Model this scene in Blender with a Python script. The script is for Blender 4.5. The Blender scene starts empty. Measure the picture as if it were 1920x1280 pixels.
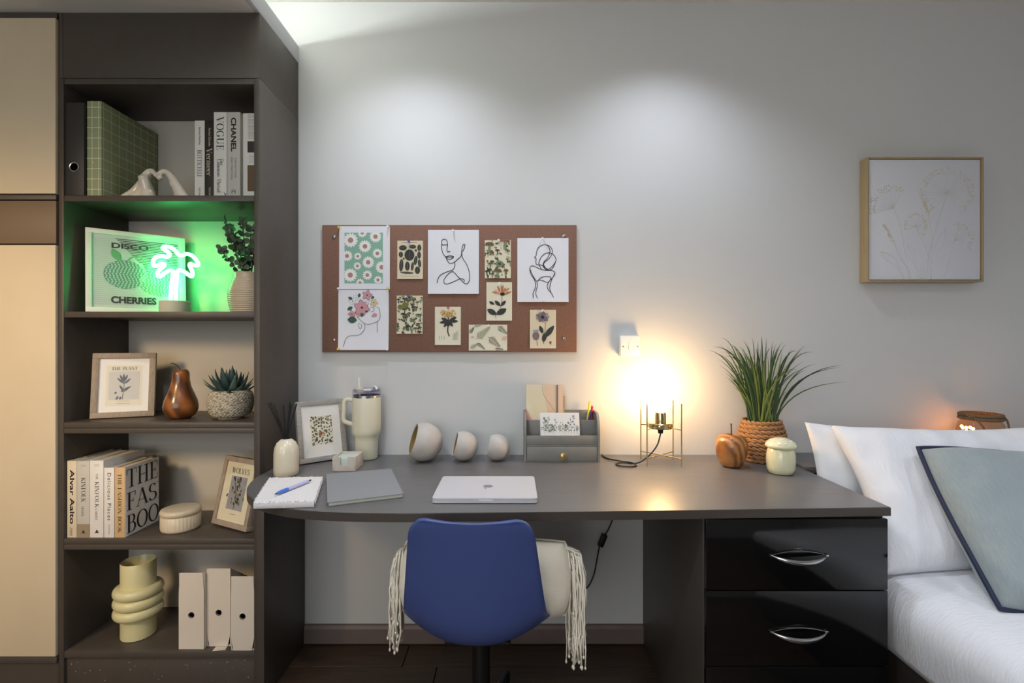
import bpy, bmesh, math, random
from mathutils import Vector, Matrix, noise

# ------------------------------------------------------------------ scene, camera, world, lights
S = bpy.context.scene
C = S.collection
F = 947.0            # focal length in pixels of the 1920-wide frame
H = 1.225            # eye height
WALL = 2.055         # distance of the back wall
pi = math.pi

cam_d = bpy.data.cameras.new('camera')
cam = bpy.data.objects.new('camera', cam_d)
C.objects.link(cam)
cam_d.sensor_width = 36.0
cam_d.lens = 36.0 * F / 1920.0
cam_d.clip_start = 0.02
cam.location = (0, 0, H)
cam.rotation_euler = (pi / 2, 0, 0)
S.camera = cam

vs = S.view_settings
S.display_settings.display_device = 'sRGB'
vs.view_transform = 'Standard'
vs.look = 'None'
vs.gamma = 1.0
vs.use_curve_mapping = False
vs.exposure = 0.53

w = bpy.data.worlds.new('world')
S.world = w
w.use_nodes = True
w.node_tree.nodes['Background'].inputs[0].default_value = (0.75, 0.8, 0.9, 1)
w.node_tree.nodes['Background'].inputs[1].default_value = 0.15


def light(name, kind, loc, energy, col, rot=(0, 0, 0), **kw):
    d = bpy.data.lights.new(name, kind)
    d.energy = energy
    d.color = col
    for k, v in kw.items():
        setattr(d, k, v)
    o = bpy.data.objects.new(name, d)
    C.objects.link(o)
    o.location = loc
    o.rotation_euler = rot
    return o


COOL = (0.83, 0.88, 1.0)
WARM = (1.0, 0.72, 0.42)
# recessed downlights close to the back wall
for lx in (-0.38, 0.59):
    light('downlight', 'SPOT', (lx, WALL - 0.42, 2.59), 19, COOL, (0, 0, 0), spot_size=math.radians(122), spot_blend=0.85, shadow_soft_size=0.03)
# further downlights, unseen and added to brighten the rest of the room
for lx, ly, le in ((-0.6, 0.3, 36), (0.8, 0.2, 26), (2.0, 0.5, 24)):
    light('downlight', 'SPOT', (lx, ly, 2.59), le, COOL, (0, 0, 0), spot_size=math.radians(130), spot_blend=0.8, shadow_soft_size=0.05)
# warm hallway lamp on the left of the room
light('hall_lamp', 'SPOT', (-1.95, -0.35, 2.0), 100, (1.0, 0.70, 0.40), (math.radians(63), 0, math.radians(-5)), spot_size=math.radians(54), spot_blend=0.9, shadow_soft_size=0.22)
# unseen area light added behind the camera as a broad fill
light('added_fill', 'AREA', (-1.2, -2.33, 1.45), 23, (0.97, 0.97, 0.98), (math.radians(90), 0, 0), shape='RECTANGLE', size=2.3, size_y=1.5)
# LED strip lying in the cove above the bulkhead
light('cove_led', 'AREA', (-1.0, -0.2, 2.40), 25, (0.93, 1.0, 0.96), (pi, math.radians(28), 0), shape='RECTANGLE', size=0.03, size_y=3.92)


# ------------------------------------------------------------------ helpers
def P(px, py, D):
    """the point at distance D whose place in the 1920x1280 frame is px, py"""
    return Vector(((px - 960) * D / F, D, H - (py - 640) * D / F))


def lin(c):
    r = []
    for v in c:
        v /= 255.0
        r.append(v / 12.92 if v <= 0.04045 else ((v + 0.055) / 1.055) ** 2.4)
    return (r[0], r[1], r[2], 1.0)


MATS = {}


def mat(name, rgb=(128, 128, 128), rough=0.5, metal=0.0, rgb2=None, scale=20.0, stretch=(1, 1, 1), mix=0.5, detail=3.0,
        bump=0.0, bscale=None, bstretch=None, turn=(0, 0, 0), kind='noise', coat=0.0, emit=None, estr=0.0, spec=0.5, sheen=0.0, trans=0.0, dist=2.0):
    m = bpy.data.materials.new(name)
    MATS[name] = m
    m.use_nodes = True
    n, l = m.node_tree.nodes, m.node_tree.links
    b = n['Principled BSDF']
    b.inputs['Base Color'].default_value = lin(rgb)
    b.inputs['Roughness'].default_value = rough
    b.inputs['Metallic'].default_value = metal
    b.inputs['Specular IOR Level'].default_value = spec
    b.inputs['Coat Weight'].default_value = coat
    b.inputs['Sheen Weight'].default_value = sheen
    b.inputs['Transmission Weight'].default_value = trans
    if emit:
        b.inputs['Emission Color'].default_value = lin(emit)
        b.inputs['Emission Strength'].default_value = estr
    if rgb2 or bump:
        tc = n.new('ShaderNodeTexCoord')

    def tex(sc, st, kd):
        mp = n.new('ShaderNodeMapping')
        mp.inputs['Scale'].default_value = st
        mp.inputs['Rotation'].default_value = turn
        l.new(tc.outputs['Object'], mp.inputs['Vector'])
        if kd == 'wave':
            t = n.new('ShaderNodeTexWave')
            t.inputs['Scale'].default_value = sc
            t.inputs['Distortion'].default_value = dist
            t.inputs['Detail'].default_value = detail
            t.inputs['Detail Scale'].default_value = 1.2
        elif kd == 'voronoi':
            t = n.new('ShaderNodeTexVoronoi')
            t.inputs['Scale'].default_value = sc
        else:
            t = n.new('ShaderNodeTexNoise')
            t.inputs['Scale'].default_value = sc
            t.inputs['Detail'].default_value = detail
        l.new(mp.outputs[0], t.inputs['Vector'])
        return t.outputs['Distance'] if kd == 'voronoi' else t.outputs[0]
    if rgb2:
        o = tex(scale, stretch, kind)
        r = n.new('ShaderNodeValToRGB')
        r.color_ramp.elements[0].color = lin(rgb)
        r.color_ramp.elements[1].color = lin(rgb2)
        r.color_ramp.elements[0].position = max(0.0, 0.5 - mix / 2)
        r.color_ramp.elements[1].position = min(1.0, 0.5 + mix / 2)
        l.new(o, r.inputs[0])
        l.new(r.outputs[0], b.inputs['Base Color'])
    if bump:
        o = tex(bscale or scale, bstretch or stretch, kind if kind != 'voronoi' else 'noise')
        bp = n.new('ShaderNodeBump')
        bp.inputs['Strength'].default_value = bump
        bp.inputs['Distance'].default_value = 0.004
        l.new(o, bp.inputs['Height'])
        l.new(bp.outputs[0], b.inputs['Normal'])
    return m


def thin_glass(name, tint=(255, 255, 255), ior=1.5, rough=0.02):
    """a clear pane: light passes straight on, part of it mirrors by the Fresnel law"""
    m = bpy.data.materials.new(name)
    MATS[name] = m
    m.use_nodes = True
    n, l = m.node_tree.nodes, m.node_tree.links
    n.remove(n['Principled BSDF'])
    fr = n.new('ShaderNodeFresnel')
    fr.inputs[0].default_value = ior
    t = n.new('ShaderNodeBsdfTransparent')
    t.inputs[0].default_value = lin(tint)
    g = n.new('ShaderNodeBsdfGlossy')
    g.inputs['Roughness'].default_value = rough
    mx = n.new('ShaderNodeMixShader')
    ge = n.new('ShaderNodeNewGeometry')
    mu = n.new('ShaderNodeMath')
    mu.operation = 'SUBTRACT'
    mu.use_clamp = True
    l.new(fr.outputs[0], mu.inputs[0])
    l.new(ge.outputs['Backfacing'], mu.inputs[1])   # the pane's far face mirrors nothing more
    l.new(mu.outputs[0], mx.inputs[0])
    l.new(t.outputs[0], mx.inputs[1])
    l.new(g.outputs[0], mx.inputs[2])
    l.new(mx.outputs[0], n['Material Output'].inputs[0])
    return m


def catmull(pts, n=6, closed=False):
    pts = [Vector(p) for p in pts]
    m = len(pts)
    out = []
    for i in range(m if closed else m - 1):
        p1, p2 = pts[i], pts[(i + 1) % m]
        p0 = pts[i - 1] if (i or closed) else p1
        p3 = pts[(i + 2) % m] if (closed or i + 2 < m) else p2
        for k in range(n):
            t = k / n
            out.append(0.5 * ((2 * p1) + (p2 - p0) * t + (2 * p0 - 5 * p1 + 4 * p2 - p3) * t * t + (3 * p1 - p0 - 3 * p2 + p3) * t ** 3))
    if not closed:
        out.append(pts[-1])
    return out


class MB:
    """collects geometry; build() links it as one mesh object"""

    def __init__(s):
        s.v, s.f, s.m = [], [], []

    def add(s, verts, faces, mi=0, mx=None):
        o = len(s.v)
        s.v += [tuple(mx @ Vector(v)) if mx else tuple(v) for v in verts]
        s.f += [tuple(i + o for i in f) for f in faces]
        s.m += [mi] * len(faces)
        return s

    def box(s, x0, x1, y0, y1, z0, z1, b=0.0, mi=0, seg=2, mx=None):
        bm = bmesh.new()
        bmesh.ops.create_cube(bm, size=1)
        for v in bm.verts:
            v.co = Vector((x0 + (v.co.x + .5) * (x1 - x0), y0 + (v.co.y + .5) * (y1 - y0), z0 + (v.co.z + .5) * (z1 - z0)))
        if b:
            bmesh.ops.bevel(bm, geom=bm.edges[:], offset=b, segments=seg, affect='EDGES', profile=0.5)
        bm.verts.index_update()
        s.add([v.co.copy() for v in bm.verts], [[v.index for v in f.verts] for f in bm.faces], mi, mx)
        bm.free()
        return s

    def lathe(s, prof, n=40, c=(0, 0, 0), mi=0, mx=None, rfun=None, sx=1, sy=1):
        vs_, fs = [], []
        for (r, z) in prof:
            for k in range(n):
                a = 2 * pi * k / n
                rr = r * (rfun(a, z) if rfun else 1)
                vs_.append((c[0] + sx * rr * math.cos(a), c[1] + sy * rr * math.sin(a), c[2] + z))
        for j in range(len(prof) - 1):
            for k in range(n):
                a, b2 = j * n + k, j * n + (k + 1) % n
                fs.append((a, b2, b2 + n, a + n))
        if prof[0][0] > 1e-6:
            pass
        s.add(vs_, fs, mi, mx)
        return s

    def disk(s, c, r, n=24, mi=0, mx=None, up=True):
        vs_ = [(c[0] + r * math.cos(2 * pi * k / n), c[1] + r * math.sin(2 * pi * k / n), c[2]) for k in range(n)]
        s.add(vs_, [tuple(range(n)) if up else tuple(range(n))[::-1]], mi, mx)
        return s

    def tube(s, pts, r, n=8, mi=0, closed=False, cap=True, mx=None, flat=1.0):
        pts = [Vector(p) for p in pts]
        m = len(pts)
        rs = r if isinstance(r, (list, tuple)) else [r] * m
        tang = []
        for i in range(m):
            a = pts[i - 1] if (i or closed) else pts[i]
            b = pts[(i + 1) % m] if (closed or i + 1 < m) else pts[i]
            t = (b - a)
            tang.append(t.normalized() if t.length > 1e-9 else Vector((0, 0, 1)))
        up = Vector((0, 0, 1)) if abs(tang[0].z) < 0.9 else Vector((0, 1, 0))
        nrm = (up - tang[0] * up.dot(tang[0])).normalized()
        vs_, fs = [], []
        for i in range(m):
            nrm = nrm - tang[i] * nrm.dot(tang[i])
            nrm = nrm.normalized() if nrm.length > 1e-6 else tang[i].orthogonal().normalized()
            bn = tang[i].cross(nrm)
            for k in range(n):
                a = 2 * pi * k / n
                vs_.append(pts[i] + (nrm * math.cos(a) + bn * math.sin(a) * flat) * rs[i])
        for i in range(m if closed else m - 1):
            for k in range(n):
                a, b = i * n + k, i * n + (k + 1) % n
                c2, d = ((i + 1) % m) * n + (k + 1) % n, ((i + 1) % m) * n + k
                fs.append((a, b, c2, d))
        if cap and not closed:
            fs.append(tuple(range(n))[::-1])
            fs.append(tuple(range((m - 1) * n, m * n)))
        s.add(vs_, fs, mi, mx)
        return s

    def prism(s, poly, h0, h1, fn=None, mi=0, mx=None):
        """poly: 2D outline; fn(a, b, h) -> 3D point (default: x, y, z)"""
        fn = fn or (lambda a, b, h: (a, b, h))
        n = len(poly)
        vs_ = [fn(a, b, h0) for a, b in poly] + [fn(a, b, h1) for a, b in poly]
        fs = [tuple(range(n))[::-1], tuple(range(n, 2 * n))] + [(i, (i + 1) % n, n + (i + 1) % n, n + i) for i in range(n)]
        s.add(vs_, fs, mi, mx)
        return s

    def grid(s, fn, nu, nv, mi=0, mx=None, flip=False):
        vs_ = [fn(i / nu, j / nv) for j in range(nv + 1) for i in range(nu + 1)]
        fs = []
        for j in range(nv):
            for i in range(nu):
                a = j * (nu + 1) + i
                q = (a, a + 1, a + nu + 2, a + nu + 1)
                fs.append(q[::-1] if flip else q)
        s.add(vs_, fs, mi, mx)
        return s

    def ball(s, c, r, n=16, m=10, mi=0, mx=None, sc=(1, 1, 1)):
        vs_, fs = [], []
        for j in range(m + 1):
            t = pi * j / m
            for k in range(n):
                a = 2 * pi * k / n
                vs_.append((c[0] + r * sc[0] * math.sin(t) * math.cos(a), c[1] + r * sc[1] * math.sin(t) * math.sin(a), c[2] - r * sc[2] * math.cos(t)))
        for j in range(m):
            for k in range(n):
                a, b = j * n + k, j * n + (k + 1) % n
                fs.append((a, b, b + n, a + n))
        s.add(vs_, fs, mi, mx)
        return s

    def mesh(s, name, mats, sharp=35, recalc=True, merge=1e-6):
        me = bpy.data.meshes.new(name)
        me.from_pydata(s.v, [], s.f)
        bm = bmesh.new()
        bm.from_mesh(me)
        for f, mi in zip(bm.faces, s.m):
            f.material_index = mi
        if merge:
            bmesh.ops.remove_doubles(bm, verts=bm.verts[:], dist=merge)
        if recalc:
            bmesh.ops.recalc_face_normals(bm, faces=bm.faces[:])
        for f in bm.faces:
            f.smooth = True
        bm.to_mesh(me)
        bm.free()
        for q in (mats if isinstance(mats, (list, tuple)) else [mats]):
            me.materials.append(MATS[q])
        me.set_sharp_from_angle(angle=math.radians(sharp))
        return me

    def build(s, name, mats, parent=None, sharp=35, world=False, recalc=True, merge=1e-6, label=None):
        """world=True: the coordinates are world ones, brought into the parent's frame"""
        me = s.mesh(name, mats, sharp, recalc, merge)
        o = bpy.data.objects.new(name, me)
        C.objects.link(o)
        if parent:
            o.parent = parent
            if world:
                me.transform(world_mx(parent).inverted())
        if label:
            o['label'] = label
        return o


def world_mx(o):
    m = o.matrix_basis.copy()
    while o.parent:
        o = o.parent
        m = o.matrix_basis @ m
    return m


def tag(o, label, cat, group=None, kind=None):
    o['label'] = label
    o['category'] = cat
    if group:
        o['group'] = group
    if kind:
        o['kind'] = kind
    return o


def thing(name, label, cat, loc=(0, 0, 0), rot=(0, 0, 0), group=None):
    o = bpy.data.objects.new(name, None)
    o.empty_display_size = 0.05
    C.objects.link(o)
    o.location = loc
    o.rotation_euler = rot
    return tag(o, label, cat, group)


def struct(o):
    o['kind'] = 'structure'
    return o


def share(name, me, parent, mx):
    o = bpy.data.objects.new(name, me)
    C.objects.link(o)
    o.parent = parent
    o.matrix_basis = mx
    return o


# ------------------------------------------------------------------ flat print: strokes, patches, lettering
class Ink:
    """flat shapes in a 2D frame; put() lays them on a plane as one thin printed mesh"""

    def __init__(s):
        s.sh = []

    def poly(s, pts, mi=0, lay=0):
        s.sh.append(([tuple(p)[:2] for p in pts], [tuple(range(len(pts)))], mi, lay))
        return s

    def rect(s, r, mi=0, lay=0, n=14):
        x0, y0, x1, y1 = r
        vs_ = [(x0 + (x1 - x0) * i / n, y0 + (y1 - y0) * j / n) for j in range(n + 1) for i in range(n + 1)]
        s.sh.append((vs_, [(j * (n + 1) + i, j * (n + 1) + i + 1, (j + 1) * (n + 1) + i + 1, (j + 1) * (n + 1) + i) for j in range(n) for i in range(n)], mi, lay))
        return s

    def ell(s, cx, cy, rx, ry, rot=0, mi=0, lay=0, n=14):
        c, q = math.cos(rot), math.sin(rot)
        return s.poly([(cx + rx * math.cos(2 * pi * k / n) * c - ry * math.sin(2 * pi * k / n) * q,
                        cy + rx * math.cos(2 * pi * k / n) * q + ry * math.sin(2 * pi * k / n) * c) for k in range(n)], mi, lay)

    def leaf(s, x0, y0, x1, y1, wd, mi=0, lay=0, n=6):
        dx, dy = x1 - x0, y1 - y0
        L = math.hypot(dx, dy) or 1
        nx, ny = -dy / L, dx / L
        a = [(x0 + dx * k / n + nx * wd * math.sin(pi * k / n) ** .8 / 2, y0 + dy * k / n + ny * wd * math.sin(pi * k / n) ** .8 / 2) for k in range(n + 1)]
        b = [(x0 + dx * k / n - nx * wd * math.sin(pi * k / n) ** .8 / 2, y0 + dy * k / n - ny * wd * math.sin(pi * k / n) ** .8 / 2) for k in range(n - 1, 0, -1)]
        return s.poly(a + b, mi, lay)

    def line(s, pts, wd, mi=0, lay=1, curve=True, n=5):
        p = [Vector((q[0], q[1], 0)) for q in pts]
        if curve and len(p) > 2:
            p = catmull(p, n)
        m = len(p)
        vs_ = []
        for i in range(m):
            t = p[min(i + 1, m - 1)] - p[max(i - 1, 0)]
            t = t.normalized() if t.length > 1e-9 else Vector((1, 0, 0))
            nn = Vector((-t.y, t.x, 0)) * (wd[i * (len(wd) - 1) // max(1, m - 1)] if isinstance(wd, (list, tuple)) else wd) / 2
            vs_ += [tuple((p[i] + nn)[:2]), tuple((p[i] - nn)[:2])]
        s.sh.append((vs_, [(2 * i, 2 * i + 1, 2 * i + 3, 2 * i + 2) for i in range(m - 1)], mi, lay))
        return s

    def text(s, string, cx, cy, L, hgt, font='sans', rot=0, mi=0, lay=1, ysign=1, bold=0.0, track=1.0):
        vs_, fs = FONT(string, font, bold, track)
        xs, ys = [v[0] for v in vs_], [v[1] for v in vs_]
        x0, x1, y0, y1 = min(xs), max(xs), min(ys), max(ys)
        c, q = math.cos(rot), math.sin(rot)
        out = []
        for x, y in vs_:
            a, b = ((x - x0) / (x1 - x0) - .5) * L, ((y - y0) / (y1 - y0) - .5) * hgt * ysign
            out.append((cx + a * c - b * q, cy + a * q + b * c))
        s.sh.append((out, fs, mi, lay))
        return s

    def put(s, mb, fn, eps=0.00025, base=0.0003):
        """fn(a, b, h) -> 3D point h above the surface"""
        for k, (vs_, fs, mi, lay) in enumerate(s.sh):
            h = base + eps * lay + (k % 40) * eps * 0.02
            mb.add([fn(a, b, h) for a, b in vs_], fs, mi)
        return mb


_fc = {}


def FONT(string, font, bold, track):
    key = (string, font, bold, track)
    if key in _fc:
        return _fc[key]
    if font == 'serif':
        r = serif(string, track)
    else:
        cu = bpy.data.curves.new('lettering', 'FONT')
        cu.body = string
        cu.resolution_u = 3
        cu.offset = bold
        cu.space_character = track
        o = bpy.data.objects.new('lettering', cu)
        C.objects.link(o)
        dg = bpy.context.evaluated_depsgraph_get()
        me = bpy.data.meshes.new_from_object(o.evaluated_get(dg))
        r = ([(v.co.x, v.co.y) for v in me.vertices], [tuple(p.vertices) for p in me.polygons])
        bpy.data.meshes.remove(me)
        bpy.data.objects.remove(o)
        bpy.data.curves.remove(cu)
    _fc[key] = r
    return r


def arc(cx, cy, rx, ry, a0, a1, n=12):
    return [(cx + rx * math.cos(math.radians(a0 + (a1 - a0) * k / n)), cy + ry * math.sin(math.radians(a0 + (a1 - a0) * k / n))) for k in range(n + 1)]


def sf(x, y, w_=.17):
    return ('n', [(x - w_, y), (x + w_, y)])


# high-contrast serif capitals and the lower-case letters needed: (advance, strokes); t thick, n thin, a by direction
GL = {
    'A': (.86, [('n', [(.1, 0), (.42, 1)]), ('t', [(.42, 1), (.74, 0)]), ('n', [(.22, .33), (.62, .33)]), sf(.1, 0.015, .12), sf(.74, 0.015, .15)]),
    'B': (.74, [('t', [(.2, 0), (.2, 1)]), ('a', [(.2, .985)] + arc(.38, .76, .2, .225, 90, -90) + [(.2, .535)]), ('a', [(.2, .535)] + arc(.4, .275, .24, .26, 90, -90) + [(.2, .015)]), sf(.14, .015, .1), sf(.14, .985, .1)]),
    'C': (.8, [('a', arc(.44, .5, .34, .5, 50, 310, 20)), ('n', [(.68, .98), (.68, .7)])]),
    'D': (.86, [('t', [(.2, 0), (.2, 1)]), ('a', [(.2, .985)] + arc(.38, .5, .38, .485, 90, -90, 16) + [(.2, .015)]), sf(.14, .015, .1), sf(.14, .985, .1)]),
    'E': (.7, [('t', [(.2, 0), (.2, 1)]), ('n', [(.05, .985), (.6, .985)]), ('n', [(.05, .015), (.62, .015)]), ('n', [(.2, .51), (.48, .51)]), ('n', [(.6, 1), (.6, .74)]), ('n', [(.62, 0), (.62, .28)]), ('n', [(.48, .4), (.48, .62)])]),
    'F': (.66, [('t', [(.2, 0), (.2, 1)]), ('n', [(.05, .985), (.6, .985)]), ('n', [(.2, .5), (.46, .5)]), ('n', [(.6, 1), (.6, .74)]), ('n', [(.46, .39), (.46, .61)]), sf(.2, .015)]),
    'G': (.88, [('a', arc(.44, .5, .34, .5, 50, 300, 20)), ('n', [(.68, .98), (.68, .7)]), ('t', [(.68, .42), (.68, .06)]), sf(.68, .42, .15)]),
    'H': (.9, [('t', [(.2, 0), (.2, 1)]), ('t', [(.7, 0), (.7, 1)]), ('n', [(.2, .5), (.7, .5)]), sf(.2, .015), sf(.2, .985), sf(.7, .015), sf(.7, .985)]),
    'I': (.42, [('t', [(.21, 0), (.21, 1)]), sf(.21, .015), sf(.21, .985)]),
    'K': (.84, [('t', [(.2, 0), (.2, 1)]), ('n', [(.2, .36), (.68, .985)]), ('t', [(.36, .58), (.7, .015)]), sf(.2, .015), sf(.2, .985), sf(.68, .985, .13), sf(.7, .015, .15)]),
    'L': (.68, [('t', [(.2, 0), (.2, 1)]), ('n', [(.05, .015), (.6, .015)]), ('n', [(.6, 0), (.6, .3)]), sf(.2, .985)]),
    'N': (.9, [('n', [(.16, 0), (.16, 1)]), ('t', [(.16, 1), (.7, 0)]), ('n', [(.7, 0), (.7, 1)]), sf(.16, .015, .12), sf(.12, .985, .12), sf(.7, .985, .12)]),
    'O': (.88, [('a', arc(.44, .5, .35, .49, 0, 360, 26))]),
    'P': (.7, [('t', [(.2, 0), (.2, 1)]), ('a', [(.2, .985)] + arc(.36, .73, .24, .255, 90, -90) + [(.2, .475)]), sf(.2, .015), sf(.14, .985, .1)]),
    'R': (.8, [('t', [(.2, 0), (.2, 1)]), ('a', [(.2, .985)] + arc(.38, .75, .22, .235, 90, -90) + [(.2, .515)]), ('t', [(.4, .5), (.66, .02)]), sf(.2, .015), sf(.14, .985, .1), sf(.7, .015, .08)]),
    'S': (.66, [('a', arc(.33, .745, .22, .24, 40, 250, 14)[:-1] + arc(.33, .26, .25, .25, 80, -150, 16)), ('n', [(.53, .98), (.53, .78)]), ('n', [(.1, .02), (.1, .25)])]),
    'T': (.76, [('t', [(.38, 0), (.38, 1)]), ('n', [(.06, .985), (.7, .985)]), ('n', [(.06, 1), (.06, .72)]), ('n', [(.7, 1), (.7, .72)]), sf(.38, .015)]),
    'U': (.86, [('t', [(.2, 1), (.2, .3)]), ('a', [(.2, .34)] + arc(.43, .28, .24, .265, 180, 360, 14)), ('n', [(.67, .28), (.67, 1)]), sf(.2, .985), sf(.67, .985, .13)]),
    'V': (.82, [('t', [(.12, 1), (.42, 0)]), ('n', [(.42, 0), (.7, 1)]), sf(.13, .985, .15), sf(.7, .985, .12)]),
    'W': (1.14, [('t', [(.12, 1), (.36, 0)]), ('n', [(.36, 0), (.57, .95)]), ('t', [(.55, 1), (.79, 0)]), ('n', [(.79, 0), (1.0, 1)]), sf(.13, .985, .14), sf(1.0, .985, .12)]),
    'a': (.52, [('t', [(.38, 0), (.38, .42)]), ('a', arc(.24, .44, .15, .17, 0, 150, 8)), ('a', arc(.22, .14, .14, .14, 70, 360, 12))]),
    'd': (.58, [('t', [(.42, 0), (.42, 1)]), ('a', arc(.26, .3, .19, .3, 0, 360, 16))]),
    'e': (.52, [('a', arc(.26, .3, .2, .3, 0, 310, 16)), ('n', [(.07, .33), (.46, .33)])]),
    'h': (.6, [('t', [(.14, 0), (.14, 1)]), ('a', [(.14, .4)] + arc(.3, .44, .14, .16, 150, 0, 8)), ('t', [(.44, .46), (.44, 0)]), sf(.14, .01, .1), sf(.44, .01, .1)]),
    'm': (.88, [('t', [(.14, 0), (.14, .6)]), ('a', [(.14, .4)] + arc(.29, .44, .13, .16, 150, 0, 8)), ('t', [(.42, .46), (.42, 0)]), ('a', [(.42, .4)] + arc(.57, .44, .13, .16, 150, 0, 8)), ('t', [(.7, .46), (.7, 0)]), sf(.14, .01, .1), sf(.42, .01, .1), sf(.7, .01, .1)]),
    'n': (.6, [('t', [(.14, 0), (.14, .6)]), ('a', [(.14, .4)] + arc(.3, .44, .14, .16, 150, 0, 8)), ('t', [(.44, .46), (.44, 0)]), sf(.14, .01, .1), sf(.44, .01, .1)]),
    'o': (.54, [('a', arc(.26, .3, .2, .3, 0, 360, 18))]),
    'r': (.44, [('t', [(.14, 0), (.14, .6)]), ('a', [(.14, .4)] + arc(.28, .44, .12, .15, 150, 20, 8)), sf(.14, .01, .1)]),
    'u': (.6, [('t', [(.14, .6), (.14, .18)]), ('a', arc(.29, .18, .15, .17, 180, 340, 10)), ('t', [(.44, .6), (.44, 0)])]),
    ' ': (.4, []),
}


def serif(string, track=1.0):
    vs_, fs = [], []
    x = 0.0
    TH, TN = .135, .034
    for ch in string:
        adv, st = GL[ch]
        for kind, pts in st:
            ink = Ink()
            if kind == 'a':
                n = len(pts)
                wd = []
                for i in range(n):
                    a, b = pts[max(0, i - 1)], pts[min(n - 1, i + 1)]
                    L = math.hypot(b[0] - a[0], b[1] - a[1]) or 1
                    wd.append(TN + (TH - TN) * (abs(b[1] - a[1]) / L) ** 1.6)
            else:
                wd = TH if kind == 't' else TN
            ink.line(pts, wd, curve=False)
            v2, f2, _, _ = ink.sh[0]
            o = len(vs_)
            vs_ += [(x + a, b) for a, b in v2]
            fs += [tuple(i + o for i in f) for f in f2]
        x += adv * track
    return vs_, fs

# ------------------------------------------------------------------ materials
mat('wall_paint', (206, 207, 207), .85, bump=.05, bscale=300)
mat('ceiling_paint', (222, 220, 214), .9)
mat('lip_paint', (205, 208, 214), .7)
mat('skirting', (112, 98, 94), .5, rgb2=(120, 106, 101), scale=8)
mat('plank', (92, 70, 52), .42, rgb2=(48, 36, 28), scale=5, stretch=(1.2, 14, 14), mix=.7, detail=6, bump=.1)
mat('plank_gap', (18, 15, 13), .8)
mat('laminate', (78, 71, 64), .45, rgb2=(73, 66, 60), scale=30, stretch=(1, 1, 1), bump=.02, bscale=500)
mat('worktop', (106, 104, 105), .33, rgb2=(98, 96, 97), scale=14, stretch=(.4, 3, 3), bump=.015, bscale=600)
mat('edge_band', (70, 62, 55), .45)
mat('black_gloss', (11, 11, 12), .09, spec=.6)
mat('chrome', (205, 208, 212), .22, metal=1)
mat('cream_door', (214, 198, 170), .55, rgb2=(208, 192, 163), scale=6)
mat('brown_panel', (112, 92, 70), .5)
mat('back_panel', (196, 192, 182), .7)
mat('chip', (190, 180, 165), .7)
mat('black', (14, 14, 15), .5)
mat('black_plastic', (20, 20, 21), .38)
mat('white', (236, 236, 234), .6)
mat('white_plastic', (232, 232, 230), .35)

# ------------------------------------------------------------------ the room
LX, RX, FY, CZ = -2.6, 2.75, -2.45, 2.605
floor = struct(MB().box(LX, RX, FY, WALL, -.06, -.012).build('floor', 'plank_gap'))
rng = random.Random(4)
pw = .15
rows = int((WALL - FY) / pw) + 1
plank_meshes = [MB().box(-.6, .6, 0, pw - .003, -.012, 0, .0015, seg=1).mesh('plank', 'plank') for _ in range(3)]
for r in range(rows):
    y1 = WALL - r * pw
    x = LX + .6 - rng.random() * .9
    while x - .6 < RX:
        a, b = max(LX, x - .6), min(RX, x + .6 - .003)
        if b - a > .02 and y1 - pw > FY:
            sc = (b - a) / 1.2
            share('plank', plank_meshes[rng.randrange(3)], floor, Matrix.Translation(((a + b) / 2, y1 - pw, 0)) @ Matrix.Diagonal((sc, 1, 1, 1)))
        x += 1.2
struct(MB().box(LX, RX, WALL, WALL + .1, -.06, CZ + .1).build('wall_back', 'wall_paint'))
struct(MB().box(LX - .1, LX, FY, WALL + .1, -.06, CZ + .1).build('wall_left', 'wall_paint'))
struct(MB().box(RX, RX + .1, FY, WALL + .1, -.06, CZ + .1).build('wall_right', 'wall_paint'))
struct(MB().box(LX - .1, RX + .1, FY - .1, FY, -.06, CZ + .1).build('wall_front', 'wall_paint'))
struct(MB().box(LX - .1, RX + .1, FY - .1, WALL + .1, CZ, CZ + .1).build('ceiling', 'ceiling_paint'))
# lowered ceiling over wardrobe and shelves, with a lip that hides an LED strip
BZ = 2.357
CX = -.868          # plane of the shelf unit's right side
struct(MB().box(LX, CX - .018, FY, WALL, BZ, BZ + .03).build('trim_1', 'ceiling_paint'))
struct(MB().box(CX - .018, CX, FY, WALL, BZ, BZ + .068, .002).build('trim_2', 'lip_paint'))
struct(MB().box(LX, -1.22, FY, WALL, BZ + .03, CZ).build('trim_3', 'ceiling_paint'))
struct(MB().prism([(WALL - .0005, .004), (WALL - .014, .004), (WALL - .014, .062), (WALL - .008, .074), (WALL - .0005, .078)], CX + .027, .532,
                  lambda a, b, h: (h, a, b)).build('baseboard_back', 'skirting', sharp=20))
# an unseen window, added behind the camera to go with the fill light
wn = struct(MB().box(-2.45, .05, FY, FY + .03, .65, 2.25).build('added_window_1', 'white'))
for (a, b, c, d) in ((-2.45, -2.38, .65, 2.25), (-.02, .05, .65, 2.25), (-1.23, -1.17, .65, 2.25), (-2.45, .05, .65, .72), (-2.45, .05, 2.18, 2.25)):
    MB().box(a, b, FY + .03, FY + .06, c, d, .004).build('added_window_frame', 'white_plastic', wn)

# ------------------------------------------------------------------ wardrobe and shelf unit
CF = 1.738          # front plane
kz = CF / F


def cz(py):
    return H - (py - 640) * kz


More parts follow.
